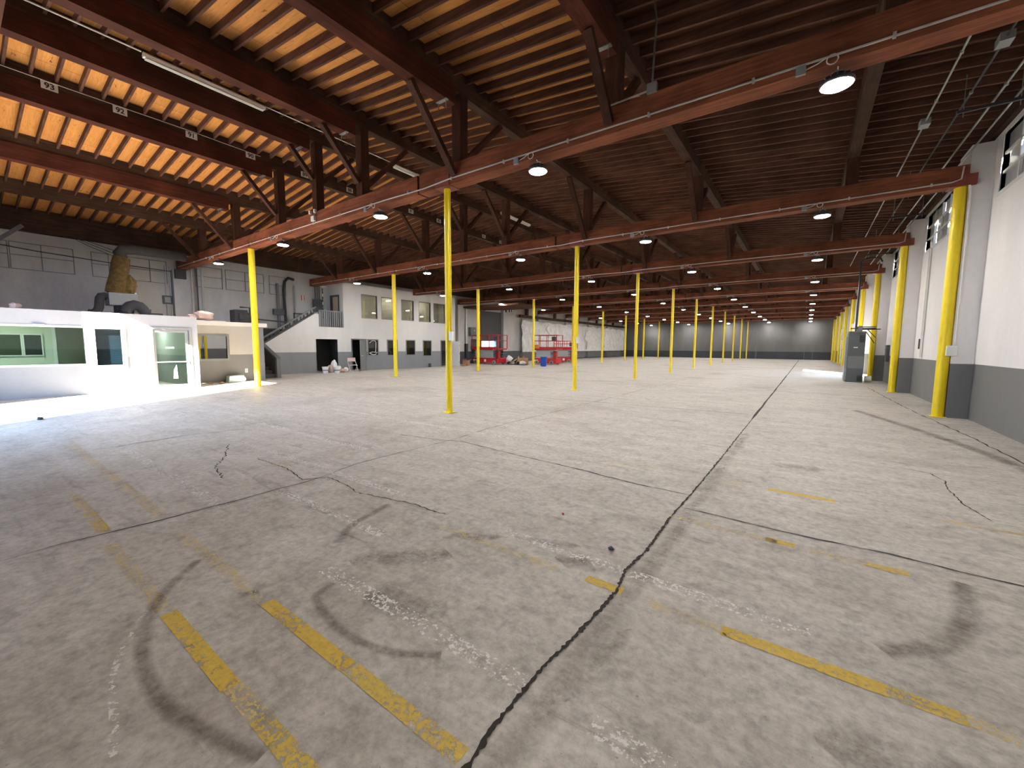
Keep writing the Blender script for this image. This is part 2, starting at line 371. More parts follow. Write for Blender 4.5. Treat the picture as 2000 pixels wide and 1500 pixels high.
for x0, x1, yy, wd, mt in [(-2.76,-1.93,.62,.075,'yl'),(-1.93,-1.68,.628,.075,'ylf'),(-1.68,-1.0,.628,.075,'ylm'),(-5.8,-5.0,.64,.08,'ylf'),(-5.0,-4.4,.64,.08,'ylm'),(-4.1,-2.8,.615,.08,'ylf'),
        (-2.43,-1.62,.982,.075,'yl'),(-1.62,-.92,.984,.075,'ylm'),(-3.9,-2.5,.98,.08,'ylf'),(-8.8,-4.4,1.0,.09,'ylf'),
        (-1.06,-.82,2.29,.075,'yl'),(-.66,-.25,2.27,.075,'ylf'),(-.28,.36,2.27,.085,'yl'),(.36,.60,2.27,.08,'ylm'),(.60,.85,2.27,.08,'ylf'),(-2.37,-1.28,2.28,.07,'ylf'),(-5.34,-5.0,2.31,.07,'ylf'),
        (-.18,.01,3.6,.08,'yl'),(.09,.40,3.58,.08,'ylf'),(.40,.63,3.58,.08,'ylm'),(-.9,-.1,3.6,.07,'ylf'),(-.25,.3,4.91,.085,'yl'),(-2.2,-1.4,4.88,.07,'ylf'),(-.7,-.45,4.9,.07,'ylf'),(1.0,1.9,4.9,.08,'ylf')]:
    strip(YL, [(x0, yy), (x1, yy)], wd, M[mt], .0022)
for x0, x1, yy, wd in [(-2.5,-.9,1.375,.10),(-1.9,0.1,2.51,.10),(-.6,0,1.375,.10),(-7.7,-4.2,1.39,.12),(-7.4,-3,2.55,.10),(-9.5,-5,3.4,.12),(-9,-3,5.2,.12),(-4.3,-2.6,1.9,.09)]:
    strip(YL, [(x0, yy), (x1, yy)], wd, M['wl'], .0018)
def smooth_path(p, n=6):
    out = []
    for i in range(len(p)-1):
        p0 = p[max(i-1,0)]; p1 = p[i]; p2 = p[i+1]; p3 = p[min(i+2,len(p)-1)]
        for k in range(n):
            t = k/n; out.append(tuple(.5*((2*p1[a])+(-p0[a]+p2[a])*t+(2*p0[a]-5*p1[a]+4*p2[a]-p3[a])*t*t+(-p0[a]+3*p1[a]-3*p2[a]+p3[a])*t**3) for a in range(2)))
    return out + [p[-1]]
TM = 'tyre_mark'
strip(TM, smooth_path([(-3.3,.92),(-3.04,.68),(-2.76,.53),(-2.46,.445),(-2.17,.42),(-1.94,.44),(-1.7,.5),(-1.5,.56)]), .085, M['tyre'], .0028)
strip(TM, smooth_path([(-2.3,1.31),(-2.25,1.18),(-2.06,1.12),(-1.82,1.1),(-1.55,1.15),(-1.33,1.28)]), .07, M['tyre'], .0028)
strip(TM, smooth_path([(-2.76,1.62),(-2.95,1.87),(-3.07,2.32)]), .10, M['tyre'], .0028)
strip('scrape_mark', smooth_path([(-1.93,.25),(-2.14,.29),(-2.38,.33),(-2.59,.40),(-2.89,.56)]), .03, M['tyre2'], .0027)
strip(TM, smooth_path([(.87,3.64),(.8,3.21),(.65,2.82),(.38,2.57)]), .14, M['tyre'], .0028)
strip(TM, smooth_path([(2.5,4.2),(2.3,7.2),(1.9,9.4),(1.0,12.5)]), .25, M['tyre'], .0028)
OS = 'floor_stain'
for cx, cy2, ln, wd, an in [(-1.80,1.45,.55,.42,.2),(-2.2,1.75,.7,.3,.7),(-1.2,2.40,.30,.22,0),(-1.09,2.72,.07,.055,0),(0,6.05,.5,.4,.3),(-.7,1.7,.6,.12,1.5),(-1.5,2.55,.5,.12,.3),(-2.0,2.3,.5,.18,.6),(.5,1.9,.8,.28,.2),(-2.6,.95,.15,.1,.3),(1.0,2.2,.3,.7,.5)]:
    strip(OS, [(cx-ln/2*math.cos(an), cy2-ln/2*math.sin(an)), (cx, cy2+.02), (cx+ln/2*math.cos(an), cy2+ln/2*math.sin(an))], wd, M['oil'], .0012, .02, .08, int(abs(cx*100)), .25)

# ------------------------------------------------------------------ walls
def panel(axis, pos, thick, u0, u1, z0, z1, holes=()):
    """wall slab at axis=pos..pos+thick spanning u,z with rectangular holes (u0,u1,z0,z1)"""
    us = sorted({u0, u1, *[h for q in holes for h in q[:2]]}); zs = sorted({z0, z1, *[h for q in holes for h in q[2:]]})
    us = [u for u in us if u0 <= u <= u1]; zs = [z for z in zs if z0 <= z <= z1]; mb = MB()
    for i in range(len(us)-1):
        runs = []
        for j in range(len(zs)-1):
            um, zm = (us[i]+us[i+1])/2, (zs[j]+zs[j+1])/2
            if any(q[0] < um < q[1] and q[2] < zm < q[3] for q in holes): continue
            if runs and runs[-1][1] == zs[j]: runs[-1][1] = zs[j+1]
            else: runs.append([zs[j], zs[j+1]])
        for a, b in runs:
            lo, hi = min(pos, pos+thick), max(pos, pos+thick)
            if axis == 'X': mb.box(lo, hi, us[i], us[i+1], a, b)
            else: mb.box(us[i], us[i+1], lo, hi, a, b)
    return mb
# roof deck
mb = MB()
mb.prism([(XL-.3, deck_z(XL-.3)), (RIDGE, RZ), (XR+.3, deck_z(XR+.3)), (XR+.3, deck_z(XR+.3)+.06), (RIDGE, RZ+.06), (XL-.3, deck_z(XL-.3)+.06)], 'Y', YN-.3, YF+.3)
dk = struct(mb.build('ceiling', M['deck']))
# darkened layer right of the second purlin, painting in the dim bounced light
MB().prism([(-2.7, deck_z(-2.7)-.012), (XR, deck_z(XR)-.012), (XR, deck_z(XR)-.001), (-2.7, deck_z(-2.7)-.001)], 'Y', YN+.01, YF-.01).build('shade_layer', M['deckshade'], dk)
# right wall with its high windows and a side door
bays = [(GY[i]-D, GY[i]) for i in range(10)]
rholes = [(a+1.0, b-.45, 4.45, 5.5) for a, b in bays[1:]]
rholes.append((26.5, 29.9, 0, 2.85))
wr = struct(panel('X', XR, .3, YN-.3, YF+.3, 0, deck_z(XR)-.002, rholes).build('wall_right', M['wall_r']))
for i in range(1, 10):
    struct(MB().box(2.46, XR-.001, GY[i]-.06, GY[i]+.75, 0, 5.55).build('trim_%d' % i, M['wall_r']))
# left wall
lh = (27.25, 29.45, 1.05, 1.95)
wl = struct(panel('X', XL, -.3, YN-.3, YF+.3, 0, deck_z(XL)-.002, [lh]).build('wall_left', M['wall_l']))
for k, i in enumerate(list(range(0, 10))):
    if i in (1, 2): continue
    struct(MB().box(XL+.001, XL+.28, GY[i]-.35, GY[i]+.35, 0, 4.74).build('trim_%d' % (10+k), M['wall_l']))
# far wall and front wall
gz = [(XL-.3, 0), (XR+.3, 0), (XR+.3, deck_z(XR+.3)-.002), (RIDGE, RZ-.002), (XL-.3, deck_z(XL-.3)-.002)]
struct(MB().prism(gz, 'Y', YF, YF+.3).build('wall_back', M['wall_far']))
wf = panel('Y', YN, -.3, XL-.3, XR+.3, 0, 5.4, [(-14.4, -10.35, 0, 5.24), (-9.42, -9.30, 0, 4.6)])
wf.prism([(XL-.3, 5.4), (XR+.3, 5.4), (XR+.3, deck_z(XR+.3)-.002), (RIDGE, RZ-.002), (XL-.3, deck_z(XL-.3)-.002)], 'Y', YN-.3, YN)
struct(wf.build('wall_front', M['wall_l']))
# outlines on the far wall (blocked doors)
n_door = 1
for x0, x1, z1 in ((-7.2, -5.4, 3.6), (-6.9, -5.5, 1.6), (-.3, .5, 1.5)):
    t = MB()
    t.box(x0-.03, x0, YF-.02, YF-.001, 0, z1).box(x1, x1+.03, YF-.02, YF-.001, 0, z1).box(x0-.03, x1+.03, YF-.02, YF-.001, z1, z1+.03)
    struct(t.build('door_%d' % n_door, M['midgrey'])); n_door += 1

# ------------------------------------------------------------------ windows
n_win = [1]
def window(axis, pos, u0, u1, z0, z1, glass, frame, fw=.06, depth=.12, side=1, mull=(), rails=(), mw=.035, gname='pane'):
    """frame, bars and pane standing in a wall opening; side = direction of the room"""
    lo, hi = sorted((pos, pos+side*depth)); f = MB()
    def bx(a, b, c, d, l=lo, h=hi):
        if axis == 'X': f.box(l, h, a, b, c, d)
        else: f.box(a, b, l, h, c, d)
    bx(u0-fw, u0, z0-fw, z1+fw); bx(u1, u1+fw, z0-fw, z1+fw); bx(u0, u1, z0-fw, z0); bx(u0, u1, z1, z1+fw)
    mid = (lo+hi)/2
    for u in mull: bx(u-mw/2, u+mw/2, z0, z1, mid-.02, mid+.02)
    for z in rails: bx(u0, u1, z-mw/2, z+mw/2, mid-.02, mid+.02)
    o = struct(f.build('window_%d' % n_win[0], frame)); n_win[0] += 1
    if glass:
        g = MB()
        if axis == 'X': g.box(mid-.004, mid+.004, u0, u1, z0, z1)
        else: g.box(u0, u1, mid-.004, mid+.004, z0, z1)
        g.build(gname, glass, o)
    return o
M['pane'] = paint('painted_pane', (.40, .41, .40), .35, 0, .3, 3)
for a, b in bays[1:5]:
    y0, y1 = a+1.0, b-.45; n = 6; st = (y1-y0)/n
    wo = window('X', XR+.085, y0, y1, 4.45, 5.5, None, M['wframe'], .06, .10, -1, [y0+st*k for k in range(1, n)], [4.8, 5.15], .045)
    # painted-over panes, some broken out to the daylight
    rnd = random.Random(int(a)); g = MB(); d = MB()
    for k in range(n):
        for r, (za, zb) in enumerate(((4.45, 4.8), (4.8, 5.15), (5.15, 5.5))):
            q = rnd.random()
            if q < .5: g.box(XR+.06, XR+.075, y0+st*k, y0+st*(k+1), za, zb)
            else:
                g.box(XR+.06, XR+.075, y0+st*k, y0+st*(k+.82), za, zb); d.box(XR+.09, XR+.10, y0+st*(k+.80), y0+st*(k+1), za+.0, zb-.12*rnd.random())
                g.box(XR+.11, XR+.12, y0+st*(k+.8), y0+st*(k+1), za+.1, zb)
    g.build('painted_panes', M['pane'], wo); d.build('dark_panes', M['black'], wo)
for a, b in bays[5:]:
    y0, y1 = a+1.0, b-.45
    window('X', XR+.085, y0, y1, 4.45, 5.5, M['pane'], M['wframe'], .06, .10, -1, [y0+1.1, y0+2.3, y0+3.4], [4.97], .045)
tag(MB().box(XR-.09, XR-.001, YN+.01, YF-.01, 5.62, deck_z(XR)-.03).build('ledger_beam', M['purlin']), 'dark timber ledger along the top of the right wall', 'roof beam')
# bricked-up window outlines high on the left wall
for grp in ((-.4, .8, 1.55), (1.62, 2.35, 3.15), (3.66, 4.12, 4.12), (4.65, 5.4, 5.95), (7.0, 8.05, 8.05), (8.22, 9.05, 9.9), (10.2, 11.0, 11.0)):
    y0, ym, y1 = grp
    window('X', XL+.002, y0, y1, 4.14, 5.05, None, M['midgrey'], .022, .02, 1, [ym] if ym < y1 else [], [4.62], .022)

# ------------------------------------------------------------------ roof: joists
PX = [.6, -2.7, -6.0, -9.3, -11.4, -13.6, -16.9, -20.2]
EX = [XR, *PX, XL]
PN = ['purlin nearest the right wall', 'second purlin from the right wall', 'third purlin from the right wall', 'fourth purlin from the right wall', 'ridge purlin', 'numbered purlin left of the ridge', 'second purlin left of the ridge', 'purlin nearest the left wall']
EN = ['the right wall'] + ['the ' + q for q in PN] + ['the left wall']
JL = ['between the right wall and the first purlin', 'between the first and second purlins from the right', 'between the second and third purlins from the right', 'between the third and fourth purlins from the right',
      'just right of the ridge', 'between the ridge and the numbered purlin', 'just left of the numbered purlin', 'between the last two purlins on the left', 'between the last purlin and the left wall']
JS = .363; jw, jd = .045, .155
rest = MB()
def joist_mb(mb, xa, xb, y, seed=0):
    za, zb = deck_z(xa), deck_z(xb)
    mb.prism([(xa, za-jd-.003), (xb, zb-jd-.003), (xb, zb-.003), (xa, za-.003)], 'Y', y-jw/2, y+jw/2)
for b in range(9):
    xa, xb = EX[b], EX[b+1]
    if b == 0: xa -= .0
    xa2 = xa - (.10 if b else 0); xb2 = xb + (.10 if b < 8 else 0)
    mb = MB(); joist_mb(mb, xa2, xb2, 0)
    first = mb.build('roof_joist', M['joist'])
    lab = 'dark roof joist %s' % JL[b]
    tag(first, lab, 'joist', 'near roof joists between %s and %s' % (EN[b], EN[b+1]))
    rows = [.75 + JS*k for k in range(32)]
    for k, y in enumerate(rows):
        o = first if k == 0 else first.copy()
        if k: COL.objects.link(o)
        o.location = (0, y*S, 0)
    y = rows[-1] + JS
    while y < YF - .1:
        joist_mb(rest, xa2, xb2, y); y += JS
    y = .75 - JS
    while y > YN:
        joist_mb(rest, xa2, xb2, y); y -= JS
tag(rest.build('roof_joists', M['joist']), 'rows of slim dark roof joists carrying the deck over the far bays', 'joists', kind='stuff')

# ------------------------------------------------------------------ roof: purlins with posts and braces
TD, DD = .42, .70
pdesc = ['dark timber purlin on short posts, nearest the right wall', 'dark purlin with a deep red beam under its near end, second from the right wall',
 'deep red and dark purlin over the nearest middle yellow column, third from the right wall', 'deep red and dark purlin just right of the roof ridge',
 'ridge purlin with the long white fluorescent tube hung beside it', 'deep red and dark purlin carrying the white number plates',
 'deep red and dark purlin just left of the numbered one', 'thin dark purlin nearest the left wall']
for k, x in enumerate(PX):
    zt = deck_z(x); zb = zt - TD; zd = zt - DD
    t = thing('roof_purlin', pdesc[k], 'roof beam', (x, 0, 0), 0, 'purlins along the hall')
    MB().box(-.10, .10, YN+.01, YF-.01, zb, zt-.004).build('beam', M['purlin'], t)
    if 1 <= k <= 6:
        MB().box(-.125, .125, GB+.24, Y0-.24, zd, zb+.12).build('reinforcing_beam', M['glulam'], t)
        MB().box(-.14, .14, Y0-.52, Y0-.44, zd-.012, zd).tube([(-.1,Y0-.48,zd-.16),(-.1,Y0-.48,zb)], .008, 6).tube([(.1,Y0-.48,zd-.16),(.1,Y0-.48,zb)], .008, 6).build('hanger_bolt', M['galv'], t)
    for i in range(10):
        gy = GY[i]
        MB().box(-.115, .115, gy-.10, gy+.12, GZ1-.002, zb+.002).build('post', M['post'], t)
        if k == 0: continue
        hi = {4: 6.05, 3: 5.5, 5: 5.5}.get(k, 4.92)
        near_top = zd if (i == 0 and 1 <= k <= 6) else zb
        y1 = gy-.165 if hi < 5.2 else gy-.12
        sp = min(1.15, (near_top-hi)*.88)
        MB().bar((0, y1, hi), (0, y1-sp, near_top-.02), .10, .13, (1,0,0)).build('brace', M['post'], t)
        h2 = max(hi, GZ1+.10)
        MB().bar((0, gy+.14, h2), (0, gy+.14+min(1.25, (zb-h2)*1.0), zb-.01), .10, .13, (1,0,0)).build('brace', M['post'], t)
MBl = MB().box(XL+.005, XL+.30, YN+.01, YF-.01, 5.45, deck_z(XL)-.02)
tag(MBl.build('ledger_beam', M['purlin']), 'dark timber ledger along the top of the left wall', 'roof beam')
# diagonal near the left frame edge
tag(MB().bar((-20.2, 1.72, 5.16), (-20.2, .62, 4.0), .10, .14, (1,0,0)).build('knee_brace', M['dkgrey']), 'dark blue grey diagonal brace at the far left near the wall', 'brace')

# ------------------------------------------------------------------ girders, conduits, columns
for i, gy in enumerate(GY):
    x0 = XL+.02 if i not in (3,) else XL+.02
    if i == 2: x0 = -21.28
    t = thing('roof_girder', 'long red-brown timber girder crossing the hall on yellow columns, %s from the camera' % ORD[i], 'roof beam', (0, gy, 0), 0, 'girders across the hall')
    MB().box(x0, -7.12, -.145, .145, GZ0, GZ1).box(-7.06, 2.44, -.145, .145, GZ0, GZ1).build('beam', M['girder'], t)
    MB().box(-7.121, -7.059, -.10, .10, GZ0+.03, GZ1-.03).build('splice_gap_fill', M['black'], t)  # black filler standing for the shade inside the splice gap
    if i % 2 == 0 or i < 3:
        MB().box(-8.0, -7.3, .05, .14, GZ1, GZ1+.05).build('bearing_block', M['girder'], t)
    c = thing('electrical_conduit', 'thin pale conduit clipped along the face of the %s girder' % ORD[i], 'conduit', (0, gy-.16, 0), 0, 'conduits along the girders')
    pts = [(2.35, 0, GZ1-.03), (2.33, 0, GZ0+.12), (2.2, 0, GZ0+.08), (-6.1, 0, GZ0+.10), (-6.9, -.01, GZ0+.06), (-8.2, 0, GZ0+.09), (x0+.3 if i < 2 else x0+.3, 0, GZ0+.09)]
    MB().tube(pts, .014, 6).build('pipe', M['conduit'], c)
    for q in range(18 if i < 2 else 0):
        xx = 1.9 - q*1.33
        if xx > x0+.4: MB().cbox(xx, .0, GZ0+.09, .03, .035, .06).build('pipe_strap', M['conduit'], c)
tag(MB().box(XL+.02, 2.44, GB-.145, GB+.145, GZ0, GZ1).build('roof_girder', M['girder']), 'red-brown timber girder crossing overhead at the camera, out of the photo', 'roof beam')
LX = [.10, -4.10, -8.62, -13.52, -18.66]

def build_column(name, label, r, group, x, y, plate, box_side=None):
    t = thing(name, label, 'column', (x, y, 0), 0, group)
    MB().tube([(0,0,.012), (0,0,GZ0-.012)], r, 20).build('shaft', M['yellow'], t, smooth=True)
    MB().cbox(0, 0, .006, .36 if plate else .24, .36 if plate else .24, .012).build('base_plate', M['plate'] if plate else M['yellow'], t)
    MB().box(-.2, .2, -.16, -.147, GZ0-.004, GZ0+.20).box(-.2, .2, .147, .16, GZ0-.004, GZ0+.20).box(-.2, .2, -.16, .16, GZ0-.014, GZ0-.002).build('steel_saddle', M['saddle'], t)
    return t
RN = ['left', 'middle', 'right']
for r_, x in enumerate(COLX):
    for i, gy in enumerate(GY):
        if r_ == 2 and i == 0: continue
        where = {0: 'left row of yellow pipe columns', 1: 'middle row of yellow pipe columns', 2: 'row of yellow pipe columns by the right wall'}[r_]
        od = ORD[i] if r_ < 2 else (ORD[i-1] if i < 9 else 'ninth and farthest')
        lab = 'tall yellow pipe column, %s in the %s' % (od, where)
        rad = {0: .088, 1: .068, 2: .098}[r_]
        if r_ == 0 and i == 0: rad = .10
        t = build_column('pipe_column', lab, rad, where, x, gy, plate=(r_ == 0 and i in (1,2)))
        if r_ == 1 and i in (0, 1):
            e = MB().cbox(.10, -.02, 1.68, .09, .08, .20).build('outlet_box', M['boxwhite'], t, bevel=.01)
            MB().tube([(.085, .0, 1.78), (.085, .0, 2.4), (.075, .0, GZ0-.05)], .012, 6).build('conduit_drop', M['yellow'], t)
        if r_ == 0 and i == 0:
            MB().tube([(-.115, -.02, 1.1), (-.115, -.02, GZ0-.05)], .014, 6).cbox(-.115, -.02, 1.12, .07, .06, .18).build('conduit_drop', M['yellow'], t)
        if r_ == 2 and i == 1:
            MB().cbox(.09, -.12, 1.42, .17, .07, .22).build('outlet_box', M['boxwhite'], t, bevel=.012)
            MB().tube([(.13, -.09, 1.53), (.13, -.09, 4.6), (.07, -.14, 4.95)], .02, 8).build('conduit_drop', M['boxwhite'], t, smooth=True)
        elif r_ == 2 and i in (2, 3, 4):
            MB().tube([(.125, -.05, 1.2), (.125, -.05, 4.7)], .018, 8).build('conduit_drop', M['boxwhite'], t, smooth=True)

# ------------------------------------------------------------------ high-bay lights
def make_light():
    t = thing('high_bay_light', '', 'ceiling light')
    MB().lathe([(.05,.125), (.09,.115), (.10,.06), (.165,.045), (.175,.03), (.175,.012), (.168,.0)], 24).build('housing', M['housing'], t, smooth=True)
    f = MB()
    for k in range(16):
        a = 2*math.pi*k/16; f.bar((.10*math.cos(a), .10*math.sin(a), .085), (.165*math.cos(a), .165*math.sin(a), .055), .008, .03)
    f.build('cooling_fins', M['housing'], t)
    MB().lathe([(.155, -.002), (.14, -.012), (.08, -.022), (.01, -.025)], 24).build('lens', M['lens'], t, smooth=True)
    MB().tube([(.03,0,.12), (.05,0,.15), (.0,0,.172), (-.05,0,.15), (-.03,0,.12)], .010, 6).build('hook', M['galv'], t)
    c = [(0, -.02, .17)]
    for k in range(14):
        a = k/13*2*math.pi*1.3; c.append((-.06+.055*math.cos(a), -.155, .235+.055*math.sin(a)))
    c += [(-.2, -.16, .23), (-.32, -.165, .20)]
    MB().tube(c, .007, 5).build('power_cord', M['cord'], t)
    MB().cbox(-.36, -.168, .205, .10, .036, .10).build('plug_box', M['boxgrey'], t)
    return t
lamp0 = make_light()
LN = ['first from the right wall', 'second from the right wall', 'third from the right wall', 'fourth from the right wall', 'fifth from the right wall']
for i, gy in enumerate(GY):
    for k, x in enumerate(LX):
        o = lamp0 if (i == 0 and k == 0) else copy_tree(lamp0)
        o.location = (x*S, gy*S, 4.585*S)
        o['label'] = 'glowing round white light under the %s girder, %s' % (ORD[i], LN[k]); o['category'] = 'ceiling light'; o['group'] = 'lights hung under the girders'

M['lens2'] = paint('fill_lamp_lens', (.9, .9, .9), .3, emit=(1.0, .972, .93), estr=LAMP*.62)  # dimmer lens for an added, unseen lamp that brightens the near floor
for x in (LX[0],):
    o = copy_tree(lamp0)
    for ch in o.children:
        if ch.name.startswith('lens'): ch.data = ch.data.copy(); ch.data.materials[0] = M['lens2']
    o.location = (x*S, GB*S, 4.585*S)
    o['label'] = 'added fill light under the girder overhead, out of view'; o['category'] = 'ceiling light'; o['group'] = 'added fill lights above the camera'

# ------------------------------------------------------------------ fluorescent strips and number plates
def fluor(y0, y1, x, z, label, group):
    t = thing('fluorescent_light', label, 'ceiling light', (x, y0, z), 0, group); L = y1-y0
    MB().prism([(-.05,.0),(-.07,.05),(-.03,.09),(.03,.09),(.07,.05),(.05,0)], 'Y', 0, L).build('housing', M['tube'], t)
    MB().tube([(-.03,.03,-.018), (-.03,L-.03,-.018)], .018, 8).build('tube', M['tube'], t, smooth=True)
    MB().tube([(.03,.03,-.018), (.03,L-.03,-.018)], .018, 8).build('tube', M['tube'], t, smooth=True)
    for yy in (.2, L-.2): MB().tube([(0,yy,.09), (0,yy,.128)], .006, 5).build('hanger', M['galv'], t)
    return t
FX = -10.98
fluor(2.72, 4.96, FX, 7.12, 'long unlit white fluorescent fixture beside the ridge beam, nearest the camera', 'fluorescents along the ridge')
fluor(8.75, 9.95, FX, 7.12, 'short unlit white fluorescent fixture beside the ridge, just beyond the nearest girder', 'fluorescents along the ridge')
fluor(14.4, 16.6, FX, 7.12, 'unlit white fluorescent fixture beside the ridge, beyond the second girder', 'fluorescents along the ridge')
c = thing('ridge_conduit', 'thin pale conduit running along the ridge to the fluorescent fixtures', 'conduit')
MB().tube([(FX, -1.3, 7.21), (FX, 2.7, 7.21)], .016, 6).build('pipe', M['tube'], c); MB().tube([(FX, 4.97, 7.21), (FX, 8.7, 7.21)], .012, 6).build('pipe', M['tube'], c)
def text_mesh(s, size, mat, name, parent, loc, rot, extrude=.002):
    cu = bpy.data.curves.new(name, 'FONT'); cu.body = s; cu.size = size*S; cu.align_x = 'CENTER'; cu.align_y = 'CENTER'; cu.extrude = extrude; cu.offset = .004
    tmp = bpy.data.objects.new('tmp', cu); COL.objects.link(tmp)
    bpy.context.view_layer.update()
    me = bpy.data.meshes.new_from_object(tmp.evaluated_get(bpy.context.evaluated_depsgraph_get())); bpy.data.objects.remove(tmp)
    me.materials.clear(); me.materials.append(mat)
    o = bpy.data.objects.new(name, me); COL.objects.link(o); o.parent = parent; o.location = tuple(q*S for q in loc); o.rotation_euler = rot
    return o
for n, y in zip(range(93, 79, -1), (1.73, 2.84, 4.22, 5.63, 7.23, 8.83, 10.2, 11.6, 13.16, 14.86, 16.26, 17.66, 19.1, 20.5)):
    x = -13.6+.128 if y < Y0-.3 else -13.6+.103
    t = thing('number_plate', 'small white plate with black number %d on the numbered purlin' % n, 'sign', (x, y, 6.945), 0, 'number plates on the purlin')
    MB().box(0, .008, -.125, .125, -.078, .078).build('board', M['sign'], t)
    text_mesh(str(n), .155, M['black'], 'number', t, (.0095, 0, -.002), (math.pi/2, 0, math.pi/2))
c = thing('cable', 'thin cable running along the numbered purlin above the plates', 'cable')
MB().tube([(-13.46, -1.2, 7.045), (-13.46, 2.0, 7.03), (-13.46, 4.2, 7.045), (-13.46, 5.9, 7.02)], .009, 5).build('wire', M['conduit'], c)

# ------------------------------------------------------------------ pipes near the right wall
for k, (x, r, lab) in enumerate(((1.40, .014, 'leftmost'), (1.77, .014, 'second from left'), (2.12, .016, 'third from left'), (2.36, .016, 'closest to the wall'))):
    t = thing('overhead_pipe', 'thin grey overhead pipe along the right wall, %s of four' % lab, 'pipe', (x, 0, 5.30), 0, 'pipes along the right wall')
    MB().tube([(0, -1.2, 0), (0, 26, 0)], r, 8).build('pipe', M['galv'] if k != 1 else M['darkpipe'], t, smooth=True)
    cl = MB()
    for y in (2.5, 4.0, 7.2, 8.0, 9.3, 13.4, 16, 20): cl.cbox(0, y, 0, r*2.6, .05, r*2.6)
    cl.build('couplings', M['galv'], t)
    if k == 0: MB().cbox(0, 10.1, .0, .13, .2, .10).build('junction_box', M['boxgrey'], t)
    if k == 1: MB().cbox(0, 8.0, .0, .13, .2, .10).build('junction_box', M['boxgrey'], t)
for n, y in enumerate((7.3, 9.8, 14.2, 16.4, 20.3, 22.3)):
    t = thing('strut_rail', 'dark metal strut hung on two thin rods carrying the wall pipes, %s from the camera' % ORD[n], 'bracket', (0, y, 0), 0, 'pipe hangers by the right wall')
    MB().box(1.72, 2.46, -.02, .02, 5.22, 5.265).build('rail', M['darkpipe'], t)
    for x in (1.80, 2.40): MB().tube([(x, 0, 5.15), (x, 0, deck_z(x)-.27)], .006, 5).build('rod', M['galv'], t)

# ------------------------------------------------------------------ site office (left, sunlit)
OX, OT = -16.95, .12
oh = [(-.9, 2.40, .88, 1.94), (2.62, 3.20, .84, 1.92), (3.93, 4.87, 0, 1.95)]
struct(panel('X', OX, -OT, YN+.02, 5.12, 0, 2.40, oh).build('wall_site_office', M['wall_o1']))
struct(MB().box(-22.9, OX-.01, 5.0, 5.12, 0, 2.32).build('wall_site_office_end', M['wall_o1']))
struct(MB().box(-22.9, OX-.02, YN+.02, 5.10, 2.32, 2.395).build('ceiling_site_office', M['inwhite']))
# inside of the site office
struct(panel('X', -19.6, -.1, YN+.05, 2.06, 0, 2.31, [(.60, 1.40, 1.12, 1.74), (1.47, 1.82, 1.12, 1.74)]).build('wall_inner_green', M['wall_in']))
struct(MB().box(-22.8, -22.7, YN+.05, 4.98, 0, 2.31).build('wall_inner_back', M['wall_in']))
struct(panel('Y', 3.40, .08, -20.6, OX-.13, 0, 2.31, []).build('wall_inner_partition', M['wall_in']))
struct(MB().box(-21.4, -21.3, 3.49, 4.99, 0, 2.31).build('wall_inner_lobby', M['wall_in']))
struct(MB().box(-19.72, -19.6, 2.06, 2.14, 0, 2.31).build('trim_30', M['wframe']))
window('X', -19.6, .60, 1.40, 1.12, 1.74, M['glass'], M['wframe'], .03, .06, 1)
window('X', -19.6, 1.47, 1.82, 1.12, 1.74, M['blueglass'], M['wframe'], .03, .06, 1)
window('X', OX+.02, -.9, 2.40, .90, 1.93, M['glass'], M['wframe'], .055, .10, -1)
window('X', OX+.05, 2.62, 3.20, .84, 1.92, M['blueglass'], M['wframe'], .085, .16, -1)
bl = thing('window_blind', 'bluish slatted blind hanging inside the small framed office window', 'blind', (OX-.175, 2.64, .86))
sl = MB()
for k in range(20): sl.box(0, .012, 0, .56, .012+k*.0505, .058+k*.0505)
sl.build('slats', paint('blue_grey_blind', (.10, .125, .14), .6), bl); MB().box(-.01, .03, 0, .52, 1.02, 1.05).build('head_rail', M['wframe'], bl)
df = MB().box(OX-.10, OX+.03, 3.86, 3.93, 0, 2.02).box(OX-.10, OX+.03, 4.87, 4.94, 0, 2.02).box(OX-.10, OX+.03, 3.93, 4.87, 1.95, 2.02)
dr = struct(df.build('door_%d' % n_door, M['alu'])); n_door += 1
lf = MB().box(OX-.07, OX-.02, 3.94, 4.0, .02, 1.94).box(OX-.07, OX-.02, 4.78, 4.86, .02, 1.94).box(OX-.07, OX-.02, 4.0, 4.78, 1.86, 1.94).box(OX-.07, OX-.02, 4.0, 4.78, .02, .14)
lf.build('door_leaf', M['alu'], dr); MB().box(OX-.05, OX-.042, 4.0, 4.78, .14, 1.86).build('glass_pane', M['glass'], dr)
MB().tube([(OX+.03, 3.98, .90), (OX+.03, 4.84, .90)], .018, 8).build('push_bar', M['alu'], dr)
struct(MB().quad((OX-.04, 4.25, 1.34), (OX-.04, 4.46, 1.34), (OX-.04, 4.46, 1.385), (OX-.04, 4.25, 1.385)).build('door_%d' % n_door, M['wframe'], None)); bpy.data.objects['door_%d' % n_door].name = 'decal'
pl = thing('ceiling_panel_light', 'added unseen ceiling panel lighting the site office behind the wide window', 'ceiling light', (-18.2, .9, 2.27))  # added panel, there to brighten the office interior
MB().box(-.3, .3, -.6, .6, 0, .04).build('frame', M['wframe'], pl); MB().box(-.27, .27, -.57, .57, -.006, 0).build('diffuser', paint('office_fill_glow', (.9, .9, .85), .4, emit=(1, .98, .88), estr=16.0), pl)
pl = copy_tree(pl); pl.location = (-20.2*S, 4.25*S, 2.27*S); pl['label'] = 'added unseen ceiling panel lighting the lobby behind the glass door'  # second added panel, brightens the lobby
dec = bpy.data.objects['decal']; dec.parent = dr; del dec['kind']
